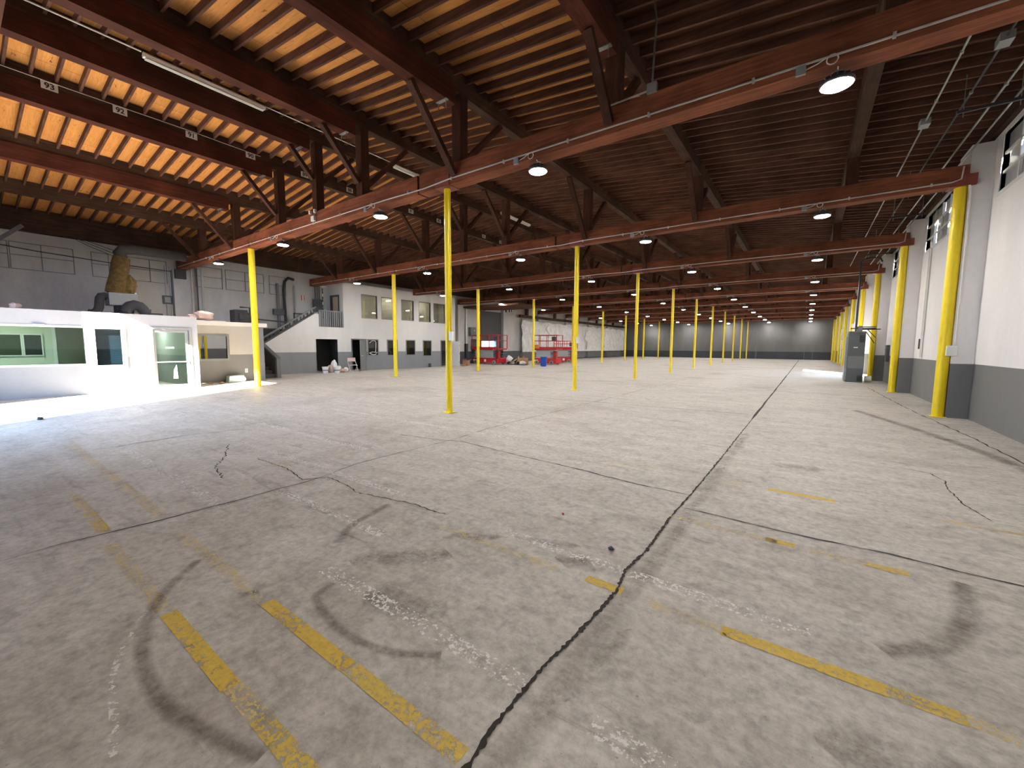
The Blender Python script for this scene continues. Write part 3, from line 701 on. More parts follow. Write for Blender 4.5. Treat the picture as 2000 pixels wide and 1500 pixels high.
MB().prism([(4.40, .35), (4.52, .34), (4.50, .80), (4.42, .62)], 'X', OX-.038, OX-.035).build('paper_notice', M['boxwhite'], dr)
tag(MB().box(OX+.001, OX+.03, 3.66, 3.80, 1.22, 1.28).build('keypad', M['dkgrey']), 'small dark keypad on the sunlit wall left of the glass door', 'keypad')
el = thing('exit_light', 'small pale emergency light fixed above the wide office window', 'light', (OX+.04, 1.55, 1.97))
MB().cbox(0, 0, 0, .06, .22, .07).build('body', M['boxwhite'], el, bevel=.01)

# rooftop equipment
t = thing('air_handler', 'grey air handling box on the site office roof with drooping dark ducts', 'ventilation unit', (-21.3, 3.6, 2.398))
MB().box(-.35, .35, .10, .92, .52, .98).build('cabinet', M['boxgrey'], t, bevel=.02)
MB().box(-.2, .2, .3, .8, .0, .52).build('stand', M['ductdark'], t)
def arc(c, r, a0, a1, n=8, ax='Y'):
    out = []
    for k in range(n+1):
        a = math.radians(a0+(a1-a0)*k/n); out.append((c[0], c[1]+r*math.cos(a), c[2]+r*math.sin(a)))
    return out
MB().tube([(.1,.10,.80), (.11,.02,.85), (.12,-.06,.83), (.13,-.11,.74), (.14,-.13,.60), (.15,-.15,.42), (.16,-.20,.29), (.18,-.30,.20), (.2,-.42,.185)], .135, 16).build('flexible_duct', M['ductdark'], t, smooth=True)
MB().tube([(.42,.50,.25), (.42,.54,.38), (.42,.64,.50), (.42,.78,.56), (.42,.92,.52), (.42,1.02,.40), (.42,1.08,.28), (.42,1.2,.25)], .185, 16).build('flexible_duct', M['ductdark'], t, smooth=True)
MB().box(-.1, .25, 1.15, 1.65, .02, .30).build('filter_box', M['greyduct'], t)
MB().lathe([(.03, 0), (.03, .05)], 8, .27, .86, .98).build('valve', M['boxwhite'], t)
t = thing('insulated_duct', 'ragged yellow-brown insulated duct rising from the air handler to a grey duct', 'duct', (-21.45, 3.98, 3.385))
rg = MB(); rnd = random.Random(4)
pts = [(0, 0, 0), (0, .06, .3), (0, .14, .7), (0, .20, 1.1), (0, .26, 1.38)]
rg.tube(pts, .30, 14, .24); rg.v = [(a+rnd.uniform(-.025,.025), b+rnd.uniform(-.03,.03), c_) for a, b, c_ in rg.v]
rg.build('insulated_riser', M['duct'], t, smooth=True)
MB().tube([(0, .26, 1.3), (0, .20, 1.55), (0, .30, 1.68), (0, .6, 1.74), (-.1, 1.3, 1.76), (-.3, 2.3, 1.78)], .19, 12).build('grey_duct', M['greyduct'], t, smooth=True)
tg = MB().lump(.0, .44, .36, .10, .2, .35, 5); tg.build('torn_insulation', M['duct'], t)
for n, (y, z0, x) in enumerate(((5.9, 2.4, 0), (6.05, 2.4, 0), (6.75, 2.4, .3), (6.95, 2.4, .3), (7.15, 2.4, .3))):
    t = thing('wall_conduit', 'thin vertical conduit on the left wall behind the site office, %s from the left' % ORD[n], 'conduit', (XL+.03+x, y, 0), 0, 'conduits on the left wall')
    MB().tube([(0, 0, z0), (0, 0, 4.9)], .03 if n < 4 else .05, 8).build('pipe', M['wall_l'] if n not in (3,) else M['darkpipe'], t, smooth=True)
tag(MB().box(XL+.29, XL+.42, 6.15, 6.55, 4.35, 4.75).build('junction_box', M['darkpipe'], bevel=.01), 'dark junction box under the left end of the nearest girder', 'electrical box')
t = thing('wall_vent', 'small dark framed vent on the left wall above the site office', 'vent', (XL+.02, 5.92, 3.42))
MB().box(0, .05, -.17, .17, -.18, .18).build('frame', M['dkgrey'], t); MB().box(.05, .055, -.10, .10, -.12, .12).build('cover', M['boxgrey'], t)
t = thing('overhead_cable', 'dark cable strung along the left wall past the yellow duct', 'cable')
MB().tube([(XL+.06, .3, 5.0), (XL+.06, 2.2, 4.82), (XL+.06, 4.2, 4.72), (XL+.06, 6.3, 4.66)], .018, 6).build('wire', M['darkpipe'], t)
t = thing('cable_bundle', 'loose bundle of dark cables slanting to the yellow duct', 'cable')
for dz in (0, .09, .18): MB().tube([(XL+.3, 3.2, 5.5-dz*.5), (XL+.7, 3.6, 5.3-dz), (-21.9, 4.1, 5.06-dz*1.2)], .010, 5).build('wire', M['darkpipe'], t)
b = MB().lump(-17.2, 1.2, 2.47, .10, .12, .075, 3); tag(b.build('rag', M['pinkbag']), 'small pinkish rag on the roof edge above the wide window', 'rag')

# ------------------------------------------------------------------ annex between the site office and the stairs
AX = -18.6
struct(panel('X', AX, -.12, 5.13, 7.88, 0, 2.20, [(5.20, 6.56, .93, 1.80)]).build('wall_annex', M['wall_o2']))
struct(MB().box(-21.2, AX-.12, 7.76, 7.88, 0, 2.2).build('wall_annex_side', M['wall_o2']))
struct(MB().box(-22.9, AX+.12, 5.13, 8.02, 2.2, 2.36).build('ceiling_annex', M['sofit']))
window('X', AX+.01, 5.20, 6.56, .93, 1.80, M['mirror'], M['frame'], .085, .10, -1)
struct(MB().box(AX-2.0, AX-1.9, 5.15, 7.74, 0, 2.19).build('wall_annex_inner', M['indark']))
struct(MB().box(AX+.001, AX+.06, 7.70, 7.89, 0, 2.2).build('trim_31', M['frame']))
t = thing('wall_outlet', 'white electrical outlet low on the annex wall', 'outlet', (AX, 7.2, .42))
MB().box(.001, .015, -.05, .05, -.08, .08).build('cover', M['boxwhite'], t, bevel=.004); MB().box(.015, .018, -.02, .02, .015, .045).box(.015, .018, -.02, .02, -.045, -.015).build('sockets', M['midgrey'], t)
tag(MB().prism([(6.42, .0), (6.98, 0), (7.05, .10), (6.95, .27), (6.45, .25)], 'X', AX+.06, AX+.38).build('pale_box', M['pale'], bevel=.02), 'pale green low box on the floor under the outlet', 'bundle')  # low pale green block in front of the annex wall
t = thing('paper_sacks', 'crumpled pinkish paper sacks on the annex roof edge', 'sack', (-18.75, 5.8, 2.363))
MB().lump(0, -.25, .125, .18, .22, .10, 11).build('sack', M['pinkbag'], t); MB().lump(0, .1, .20, .22, .34, .175, 12).build('sack', M['pinkbag'], t); MB().box(-.2, .2, -.45, .75, 0, .02).build('board', M['sofit'], t)
for n, (x, y) in enumerate(((-18.1, 5.55), (-18.05, 5.75), (-18.0, 6.1))):
    tag(MB().lump(x, y, .03, .07, .09, .03, 20+n).build('debris_scrap', M['card'] if n else M['whitebag']), 'scrap of debris on the floor by the annex corner, %s of three' % ('left', 'middle', 'right')[n], 'debris', 'scraps at the annex corner')

# ------------------------------------------------------------------ two-storey office block
BX, BT = -21.3, .14
lower = [(11.65, 12.88, 0, 1.80), (13.79, 14.68, 0, 1.80), (14.86, 15.52, .90, 1.79), (16.26, 16.96, .88, 1.79), (17.74, 18.42, .88, 1.79), (19.2, 19.88, .80, 1.79), (20.86, 21.84, 0, 1.81)]
upper = [(14.5, 15.53, 3.09, 4.42), (15.88, 16.88, 3.1, 4.4), (17.4, 18.37, 3.12, 4.39), (18.86, 19.87, 3.11, 4.38), (20.2, 21.25, 3.09, 4.40)]
wb = panel('X', BX, -BT, 11.6, 22.32, 0, 2.46, lower)
up = panel('X', BX, -BT, 13.31, 22.32, 2.46, 4.98, upper); n0 = len(wb.v); wb.v += up.v; wb.f += [tuple(i+n0 for i in f) for f in up.f]
wb.prism([(9.0, 0), (11.6, 0), (11.6, 3.14), (9.05, 1.50), (8.95, 1.40)], 'X', BX-BT, BX).box(BX-BT, BX, 11.6, 11.86, 2.46, 3.14)
struct(wb.build('wall_office_block', M['wall_ups']))
struct(MB().box(BX-1.65, BX-BT-.002, 13.31, 13.43, 2.46, 4.98).build('wall_office_gable', M['wall_ups']))
struct(MB().box(BX-1.65, BX-BT, 22.2, 22.32, 0, 4.98).build('wall_office_end', M['wall_ups']))
struct(MB().box(XL+.01, BX-BT-.003, 11.62, 22.15, 2.34, 2.46).build('floor_upper', M['midgrey']))
struct(MB().box(XL+.01, BX-BT-.003, 13.44, 22.15, 4.80, 4.90).build('ceiling_upper', M['inwhite']))
struct(MB().box(XL+.03, XL+.06, 13.44, 22.15, 2.47, 4.79).build('wall_upper_inner', M['inwhite']))
struct(MB().box(XL+.03, XL+.06, 9.0, 22.15, 0, 2.33).build('wall_lower_inner', M['indark']))
for k, y in enumerate((13.35, 15.85, 18.9)):
    struct(MB().box(XL+.07, BX-BT-.005, y, y+.08, .01, 2.32).build('wall_lower_partition_%s' % 'abc'[k], M['indark']))
for k, (a, b, c_, d) in enumerate(upper):
    window('X', BX+.012, a, b, c_, d, M['dimglass'] if k else M['dimglass'], M['frame'], .03, .10, -1)
for k, (a, b, c_, d) in enumerate(lower):
    if c_ > 0: window('X', BX+.02, a, b, c_, d, M['darkglass'], M['frame'], .06, .10, -1)
for k, y in enumerate((14.95, 17.6, 20.4)):  # only the first is seen; the other two are added for room light
    pn = thing('ceiling_panel_light', 'lit square ceiling panel behind the %s upstairs office window' % ('first', 'third', 'last')[k], 'ceiling light', (-22.2, y, 4.76))
    MB().box(-.35, .35, -.3, .3, 0, .035).build('frame', M['wframe'], pn)
    MB().box(-.31, .31, -.26, .26, -.008, 0).build('diffuser', paint('panel_glow', (.9, .88, .8), .4, emit=(1, .95, .78), estr=13.0), pn)
# doors of the block
def door_frame(a, b, h):
    return MB().box(BX-.10, BX+.03, a-.06, a, 0, h+.06).box(BX-.10, BX+.03, b, b+.06, 0, h+.06).box(BX-.10, BX+.03, a, b, h, h+.06)
o = struct(MB().box(BX-.13, BX+.012, 11.60, 11.65, 0, 1.84).box(BX-.13, BX+.012, 12.88, 12.93, 0, 1.84).box(BX-.13, BX+.012, 11.65, 12.88, 1.80, 1.84).build('door_%d' % n_door, M['wall_ups'])); n_door += 1
o = struct(door_frame(13.79, 14.68, 1.80).build('door_%d' % n_door, M['frame'])); n_door += 1
lfm = MB().box(0, .04, -.86, 0, 0.01, 1.78); lf = lfm.build('door_leaf', M['frame'], o, loc=(BX-.02, 14.66, 0)); lf.rotation_euler = (0, 0, math.radians(36))
hd = MB().tube([(.05,-.80,.88), (.10,-.80,.88), (.10,-.66,.88)], .018, 6).build('door_handle', M['alu'], lf)
o = struct(door_frame(20.86, 21.84, 1.81).build('door_%d' % n_door, M['frame'])); n_door += 1
lf = MB().box(0, .78, -.045, 0, .01, 1.80).build('door_leaf', M['boxwhite'], o, loc=(BX+.02, 21.95, 0))
hg = MB()
for z in (.3, .9, 1.5): hg.box(.775, .785, -.046, -.03, z-.05, z+.05)
hg.build('door_hardware', M['dkgrey'], lf)
# white tape and reflection-like paper on the first lower window
tp = thing('taped_plastic', 'white taped plastic outline on the first ground-floor office window', 'plastic sheet', (BX+.045, 15.19, 1.35))
MB().tube([(0, .18, .28), (0, .17, -.02), (0, .14, -.28)], .022, 5).tube([(0, -.26, .26), (0, -.1, .40), (0, .1, .40), (0, .2, .30)], .013, 5).build('tape_strip', M['whitebag'], tp)
MB().tube([(0, -.28, -.33), (0, -.1, -.27), (0, .26, -.30), (0, .16, -.40), (0, 0, -.44), (0, -.28, -.34)], .018, 5).build('tape_loop', M['whitebag'], tp)
# upstairs door on the gable
gd = struct(MB().box(-22.56, -22.45, 13.27, 13.308, 2.47, 4.32).box(-21.75, -21.66, 13.27, 13.308, 2.47, 4.32).box(-22.45, -21.75, 13.27, 13.308, 4.22, 4.32).build('door_%d' % n_door, M['dkgrey'])); n_door += 1
MB().box(-22.3, -21.75, 13.285, 13.306, 2.48, 4.22).build('door_panel', M['beige'], gd); MB().box(-22.45, -22.3, 13.29, 13.307, 2.48, 4.22).build('door_shadow_gap', M['dkgrey'], gd)
# balcony railing
rl = thing('balcony_railing', 'charcoal slatted railing in the gap of the upper office wall', 'railing', (BX-.06, 11.88, 2.46))
MB().box(-.04, .04, 0, 1.42, .84, .90).build('top_rail', M['midgrey'], rl)
for k in range(12):
    MB().box(-.02, .02, .05+k*.117, .11+k*.117, .0, .84).build('baluster', M['midgrey'], rl)
MB().box(-.04, .04, 1.36, 1.42, 0, .86).box(-.04, .04, 0, .05, 0, .86).build('end_post', M['midgrey'], rl)
# stairs: lower flight towards the wall, landing, upper flight behind the wall
stt = thing('staircase', 'charcoal staircase turning up behind the office wall to the balcony', 'stairs', (0, 0, 0))
for k in range(4):
    x1 = -19.35 - k*.32
    MB().box(x1-.36, x1, 7.92, 8.66, .155*k+.001, .155*(k+1)-.03).build('riser', M['stair'], stt)
    MB().box(x1-.36, x1+.03, 7.92, 8.66, .155*(k+1)-.03, .155*(k+1)).build('tread', M['tread'], stt)
MB().box(-22.6, -20.63, 7.92, 8.9, .55, .75).build('landing', M['stair'], stt)
for k in range(10):
    y1 = 8.95 + k*.265
    MB().box(-22.45, BX-BT-.01, y1, y1+.29, .75+.17*k, .75+.17*(k+1)).build('step', M['stair'], stt)
MB().prism([(-19.32, 0), (-19.20, 0), (-19.20, .84), (-20.7, 1.50), (-21.28, 1.50), (-21.28, 0.0)], 'Y', 8.68, 8.80).build('guard_wall', M['stair'], stt)
MB().bar((-19.16, 8.74, .86), (-20.75, 8.74, 1.56), .18, .06).build('guard_cap', M['midgrey'], stt)
MB().box(-19.33, -19.17, 8.66, 8.82, 0, .84).build('newel_post', M['midgrey'], stt)
MB().bar((BX-.06, 8.95, 1.74), (BX-.06, 11.75, 3.50), .09, .07).build('handrail', M['midgrey'], stt)
MB().bar((BX-.06, 8.95, 1.48), (BX-.06, 11.60, 3.15), .16, .07).build('stringer_cap', M['stair'], stt)
bl_ = MB()
for k in range(15):
    y = 9.05 + k*.185; z = 1.53 + (y-8.95)*.63; bl_.box(BX-.08, BX-.04, y, y+.05, z-.02, z+.22)
bl_.build('balusters', M['stair'], stt)
# things on the wall above the landing
t = thing('breaker_box', 'dark grey breaker panel with three conduits beside the balcony', 'electrical box', (-22.9, 12.68, 3.75))
MB().box(0, .12, -.26, .26, -.36, .32).build('cabinet', M['dkgrey'], t, bevel=.01)
for dy in (-.12, 0, .12): MB().tube([(.06, dy, .32), (.06, dy, 1.2)], .025, 8).build('conduit', M['dkgrey'], t)
tag(MB().box(XL+.02, XL+.16, 12.87, 13.29, 4.80, 4.88).build('strip_light', M['tube'], bevel=.01), 'unlit white strip light over the balcony door', 'ceiling light')
t = thing('hanging_chain', 'dangling black and white chain beside the balcony railing', 'chain', (-21.9, 12.46, 2.92))
for k in range(12):
    MB().cbox(.0 if k % 2 else .01, 0, 1.75-k*.15, .035, .035, .13).build('chain_link', M['boxwhite'] if k % 3 == 0 else M['black'], t)
t = thing('wall_sign', 'tiny white and red sign on the wall above the stairs', 'sign', (XL+.01, 11.9, 4.08))
MB().box(0, .012, -.09, .09, -.14, .14).build('board', M['boxwhite'], t); MB().box(.012, .016, -.09, -.03, -.14, .14).box(.012, .016, .05, .09, -.14, .14).build('red_edge', M['redmark'], t)
t = thing('black_pipe', 'thick black pipe bending over at the top of the stairs', 'pipe', (XL+.12, 10.9, 0))
MB().tube([(0, .0, 2.4), (0, -.05, 4.4), (0, .02, 4.85), (0, .2, 5.05), (0, .5, 5.0)], .07, 10).build('pipe', M['black'], t, smooth=True)
t = thing('grey_pipe', 'slim grey pipe on the wall right of the black pipe', 'pipe', (XL+.10, 11.42, 0))
MB().tube([(0, 0, 2.2), (0, 0, 4.7)], .045, 8).build('pipe', M['galv'], t, smooth=True)
tag(MB().tube([(XL+.1, 10.55, 2.4), (XL+.1, 10.55, 4.7)], .08, 8).build('wide_pipe', M['midgrey'], smooth=True), 'wide grey painted pipe left of the black pipe', 'pipe')
tag(MB().box(XL+.185, XL+.33, 10.2, 10.75, 3.05, 3.35).build('electrical_box', M['dkgrey'], bevel=.01), 'small dark box on the wall above the stair rail', 'electrical box')
t = thing('pipe_guard', 'black pipe guard rail on the annex roof by the wall', 'railing', (XL+.4, 11.2, 2.4))
MB().tube([(0, 0, 0), (0, 0, .78), (0, .75, .78), (0, .75, 0)], .035, 8).build('pipe', M['black'], t)
t = thing('machinery', 'dark machinery on the annex roof behind the leftmost yellow column', 'machine', (-21.6, 8.0, 2.36))
MB().box(-.3, .3, -.1, .45, 0, .72).build('body', M['ductdark'], t, bevel=.03); MB().lump(.1, .3, .35, .3, .35, .35, 31).build('hose_heap', M['ductdark'], t)
MB().tube([(.1, .2, .85), (.1, .6, .85), (.1, .6, .1)], .04, 8).build('bent_pipe', M['dkgrey'], t); MB().tube([(.1, .6, .35), (.1, 1.6, .3), (.1, 2.3, .25)], .035, 8).build('long_pipe', M['dkgrey'], t)

# items in front of the block
t0 = thing('paint_bucket', 'white plastic bucket by the dark doorway, leftmost', 'bucket', (-20.55, 11.70, 0), 0, 'buckets by the doorway')
MB().lathe([(.12, 0), (.155, .30)], 18).build('bucket_body', M['bucket'], t0, smooth=True)
MB().lathe([(.165, .29), (.168, .33), (.15, .345)], 18).build('lid', M['bucket'], t0); MB().lathe([(.1465, .14), (.151, .185)], 18).build('label_band', M['midgrey'], t0)
t1 = copy_tree(t0); t1.location = (-20.15*S, 12.12*S, 0); t1['label'] = 'white plastic bucket by the dark doorway, rightmost, in front of the sacks'
for n, (x, y, rx, ry, rz, mt, lab) in enumerate(((-20.62, 12.04, .17, .15, .21, 'pinkbag', 'beige sack between the two white buckets'), (-20.86, 12.38, .16, .16, .33, 'whitebag', 'tallest white bag behind the right bucket'),
        (-20.35, 12.56, .18, .20, .12, 'pinkbag', 'low pinkish sack right of the buckets'), (-20.72, 12.98, .14, .13, .13, 'whitebag', 'white bag behind the folding chair'), (-20.95, 12.70, .14, .13, .18, 'whitebag', 'white bag against the wall behind the pinkish sack'))):
    tag(MB().lump(x, y, rz*.97, rx, ry, rz, 40+n).build('sack', M[mt]), lab, 'bag', 'bags by the doorway')
t = thing('folding_chair', 'beige metal folding chair beside the half-open grey door', 'chair', (-20.22, 13.10, 0), math.radians(75))
MB().prism([(-.2, -.18), (.2, -.18), (.2, .2), (-.2, .2)], 'Z', .38, .405).build('seat', M['seatpink'], t, bevel=.01)
MB().box(-.2, .2, .205, .23, .58, .76).build('backrest', M['seatpink'], t, bevel=.02)
for s_ in (-1, 1):
    MB().tube([(s_*.21, -.28, .01), (s_*.21, .20, .58), (s_*.20, .22, .78)], .014, 6).build('front_leg', M['chair'], t)
    MB().tube([(s_*.19, .28, .01), (s_*.19, -.15, .38)], .014, 6).build('back_leg', M['chair'], t)
MB().tube([(-.21, -.2, .11), (.21, -.2, .11)], .01, 6).tube([(-.19, .22, .09), (.19, .22, .09)], .01, 6).tube([(-.2, .22, .78), (.2, .22, .78)], .014, 6).build('cross_bar', M['chair'], t)
tag(MB().box(-21.2, -21.05, 19.55, 19.68, 0, .26).build('small_carton', M['dkgrey'], bevel=.01), 'small dark carton on the floor against the office wall', 'box')
for n, (x, y, s_, lab) in enumerate(((-20.6, 22.75, .42, 'cardboard box right of the white door leaf, taller one'), (-20.35, 22.15, .28, 'flattened cardboard box at the foot of the white door leaf'))):
    t = thing('cardboard_box', lab, 'box', (x, y, 0), .3+n, 'boxes by the white door')
    hh = s_*(.95 if n == 0 else .4)
    MB().box(-s_/2, s_/2, -s_/2, s_/2, 0, hh).build('carton', M['card'], t)
    MB().quad((-s_/2, -s_/2, hh), (s_/2, -s_/2, hh), (s_/2, -s_/2-.2, hh+.1), (-s_/2, -s_/2-.2, hh+.1)).quad((s_/2, -s_/2, hh), (s_/2, s_/2, hh), (s_/2+.2, s_/2, hh+.08), (s_/2+.2, -s_/2, hh+.08)).build('flap', M['card'], t)

# ------------------------------------------------------------------ left wall beyond the block
t = thing('electrical_box', 'dark green-grey electrical box high on the left wall beyond the office block', 'electrical box', (XL+.02, 26.0, 2.65))
MB().box(0, .25, -.36, .36, -.36, .36).build('cabinet', M['cab'], t, bevel=.02); MB().lathe([(.05, 0), (.05, .03)], 12).build('dial', M['boxwhite'], t, loc=(.26, .1, .1)).rotation_euler = (0, math.pi/2, 0)
t = thing('electrical_box', 'tall dark electrical box on the left wall beside the red lift', 'electrical box', (XL+.02, 26.2, 1.45))
MB().box(0, .2, -.22, .22, -.6, .6).build('cabinet', M['dkgrey'], t, bevel=.02)
for n, y in enumerate((24.9, 25.25)):
    t = thing('floor_pipe', '%s dark-sleeved vertical pipe on the left wall behind the cardboard boxes' % ('left', 'right')[n], 'pipe', (XL+.15, y, 0), 0, 'sleeved pipes beyond the office block')
    MB().tube([(0, 0, 1.6), (0, 0, 4.5)], .05, 8).build('pipe', M['boxwhite'], t, smooth=True); MB().tube([(0, 0, .5), (0, 0, 1.65)], .15 if n else .1, 10).build('sleeve', M['darkpipe'], t, smooth=True)
tag(MB().box(XL+.002, XL+.10, 27.1, 30.0, 1.98, 4.5).box(XL+.002, XL+.10, 27.1, 27.22, 0, 1.98).box(XL+.002, XL+.10, 29.5, 30.0, 0, 1.98).box(XL+.002, XL+.10, 27.22, 29.5, 0, 1.0).build('roller_door', M['roller']), 'dark brown roller door behind the left red lift', 'door')
window('X', XL-.05, 27.25, 29.45, 1.05, 1.95, M['glass'], M['dkgrey'], .03, .10, 1, [28.6], [], .05)
for n, y in enumerate((26.75, 26.95)):
    tag(MB().box(XL+.02, XL+.10, y, y+.06 if n == 0 else y+.1, .1, 4.45).build('yellow_strip', M['yellow']), ('thinner' if n == 0 else 'wider') + ' vertical yellow strip on the left edge of the dark roller door', 'trim', 'yellow strips at the roller door')
t = thing('timber_canopy', 'flat brown timber canopy over the dark roller door', 'canopy', (0, 0, 4.5))
MB().box(-22.7, -17.3, 24.75, 28.1, 0, .14).build('board', M['header'], t); MB().tube([(-22.5, 27.3, -.03), (-21.3, 27.9, -.03)], .03, 6).build('strip', M['tube'], t)
hk = MB()
for q in (0, .35, .6): hk.box(-20.9+q, -20.78+q, 28.0, 28.06, -.18, 0)
hk.build('brackets', M['black'], t)
# plastic sheet draped on the left wall
rnd = random.Random(5); mb = MB(); NY, NZ = 150, 14
for a in range(NY+1):
    y = 33.0 + 27*a/NY; top = 3.95 + .06*math.sin(a*.5) + rnd.uniform(-.02, .02)
    for b in range(NZ+1):
        z = .15 + (top-.15)*b/NZ
        bul = .10*(1 + math.sin(y*1.05)) * math.sin(math.pi*b/NZ)**.5 + .03*math.sin(y*5+z*3) + rnd.uniform(-.03, .03)*(1 if b < NZ else 0)
        yy = y + (rnd.uniform(-.12, .12) if a in (0, NY) else 0)
        mb.v.append((XL+.33+bul, yy, z))
for a in range(NY):
    for b in range(NZ):
        n = a*(NZ+1)+b; mb.f.append((n, n+NZ+1, n+NZ+2, n+1))
def sheet2():
    m = M['sheet'].copy(); nt = m.node_tree; p = nt.nodes['Principled BSDF']
    geo = nt.nodes.new('ShaderNodeNewGeometry'); sx = nt.nodes.new('ShaderNodeSeparateXYZ'); nt.links.new(geo.outputs['Position'], sx.inputs[0])
    lt = N(nt, 'ShaderNodeMath', operation='LESS_THAN'); nt.links.new(sx.outputs['Z'], lt.inputs[0]); lt.inputs[1].default_value = .92*S
    k = noise(nt, coords(nt), 1.3, 5, .7); al = mix(nt, (1.0, 1.0, 1.0), ramp(nt, k, [(.38, .02), (.7, .40)]), lt.outputs[0])
    nt.links.new(al, p.inputs['Alpha']); return m
sh = mb.build('plastic_sheet', sheet2(), smooth=True, fix=False)
tag(sh, 'wrinkled translucent plastic sheeting draped along the far left wall', 'plastic sheet')
for n, (y, zc, hgt) in enumerate(((37.6, 3.1, 1.3), (47.0, 2.3, 2.4), (52.3, 2.0, 2.1))):
    mb = MB(); rr = random.Random(n)
    pts = [(XL+.58+rr.uniform(-.05,.05), y+rr.uniform(-.25,.25)+.4*math.sin(k), zc-hgt/2+hgt*k/7) for k in range(8)]
    mb.tube(pts, .15, 7, .05)
    mb.build('gathered_fold', M['whitebag'], sh, smooth=True)['label'] = 'bright gathered fold of torn plastic'
tag(MB().box(XL+.29, XL+.45, 32.6, YF-.1, 4.25, 4.5).build('wall_beam', M['purlin']), 'dark timber rail on the left wall above the plastic sheeting', 'beam')
for n in range(5):
    tag(MB().box(XL+.29, XL+.5, 33.6+n*5.5, 33.95+n*5.5, 4.505, 5.4).build('wall_bracket', M['purlin']), 'dark timber bracket over the plastic sheeting, %s from the camera' % ORD[n], 'bracket', 'brackets above the sheeting')

# ------------------------------------------------------------------ scissor lifts
def make_lift(label, loc, L, W, rz, rail_top, simple=False):
    t = thing('scissor_lift', label, 'scissor lift', loc, rz, 'scissor lifts')
    MB().box(-L/2+.05, L/2-.05, -W/2+.06, W/2-.06, .10, .52).build('chassis', M['red'], t, bevel=.03)
    MB().box(-L/2+.12, -L/2+.5, -W/2+.045, -W/2+.06, .26, .38).build('decal', M['boxwhite'], t); MB().box(-.1, .1, -W/2+.045, -W/2+.06, .2, .40).build('decal', M['boxwhite'], t)
    for sx in (-1, 1):
        for sy in (-1, 1):
            wh = MB(); wh.tube([(0, -.06, 0), (0, .06, 0)], .17, 16); o = wh.build('wheel', M['rubber'], t, loc=(sx*(L/2-.42), sy*(W/2-.03), .172), smooth=True)
            MB().tube([(0, -.065, 0), (0, .065, 0)], .08, 12).build('hub', M['dkgrey'], o)
    sc_ = MB()
    for k in range(6):
        z = .56 + k*.105
        for sy in (-W/2+.14, W/2-.14):
            a, b = (-L/2+.2, L/2-.35) if k % 2 == 0 else (L/2-.35, -L/2+.2)
            sc_.bar((a, sy, z), (b, sy, z+.09), .05, .075)
    sc_.build('scissor_arms', M['liftgrey'], t)
    MB().box(-L/2+.30, L/2-.55, -W/2+.10, -W/2+.115, .56, 1.12).build('guard_panel', M['liftgrey'], t)
    MB().box(L/2-.30, L/2-.05, -W/2+.10, -W/2+.35, .52, 1.10).build('ladder_post', M['red'], t)
    ld = MB()
    for k in range(5): ld.box(L/2-.32, L/2-.03, -W/2+.05, -W/2+.09, .50+k*.14, .53+k*.14)
    ld.build('ladder_rungs', M['darkpipe'], t)
    MB().box(-L/2, L/2, -W/2+.02, W/2-.02, 1.18, 1.30).build('platform', M['red'], t, bevel=.015)
    for zz, nm in ((rail_top, 'top_rail'), ((rail_top+1.3)/2+.08, 'mid_rail')):
        MB().tube([(-L/2, -W/2+.04, zz), (L/2, -W/2+.04, zz), (L/2, W/2-.04, zz), (-L/2, W/2-.04, zz), (-L/2, -W/2+.04, zz)], .024, 6).build(nm, M['red'], t)
    for sx in (-1, -.35, .3, 1):
        for sy in (-1, 1):
            MB().tube([(sx*L/2, sy*(W/2-.04), 1.28), (sx*L/2, sy*(W/2-.04), rail_top)], .022 if abs(sx) < 1 else .035, 6).build('rail_post', M['red'], t)
    MB().box(-L/2, L/2, -W/2+.015, -W/2+.03, 1.30, 1.42).build('toe_board', M['red'], t)
    MB().box(L/2-.45, L/2-.12, -W/2+.08, -W/2+.3, rail_top-.45, rail_top-.12).build('control_box', M['dkgrey'], t, bevel=.02)
    return t
make_lift('red scissor lift parked before the dark roller door', (-21.25, 26.3, 0), 2.75, 1.25, 0, 2.35)
make_lift('red scissor lift behind the blue barrel', (-17.25, 28.9, 0), 2.15, 1.2, math.radians(4), 2.36)
make_lift('smaller red scissor lift parked behind the lift with the blue barrel', (-18.0, 33.4, 0), 1.9, 1.1, math.radians(8), 1.95)
t = thing('hazard_box', 'orange box hung on the rail of the lift behind the blue barrel', 'box', (-17.85, 28.14, 1.30)); MB().box(-.2, .2, -.1, .1, 0, .30).build('body', M['orange'], t, bevel=.02)
t = thing('plastic_barrel', 'blue plastic barrel in front of a red scissor lift', 'barrel', (-15.75, 25.85, 0))
MB().lathe([(.18, 0), (.20, .02), (.215, .10), (.225, .12), (.22, .15), (.235, .40), (.245, .42), (.24, .45), (.25, .66), (.262, .68), (.262, .71)], 24).build('drum', M['blue'], t, smooth=True)
MB().lathe([(.24, .705), (.235, .69)], 24).build('rim_inside', M['blue'], t); MB().box(-.05, .05, -.235, -.225, .25, .36).build('handle', M['blue'], t)
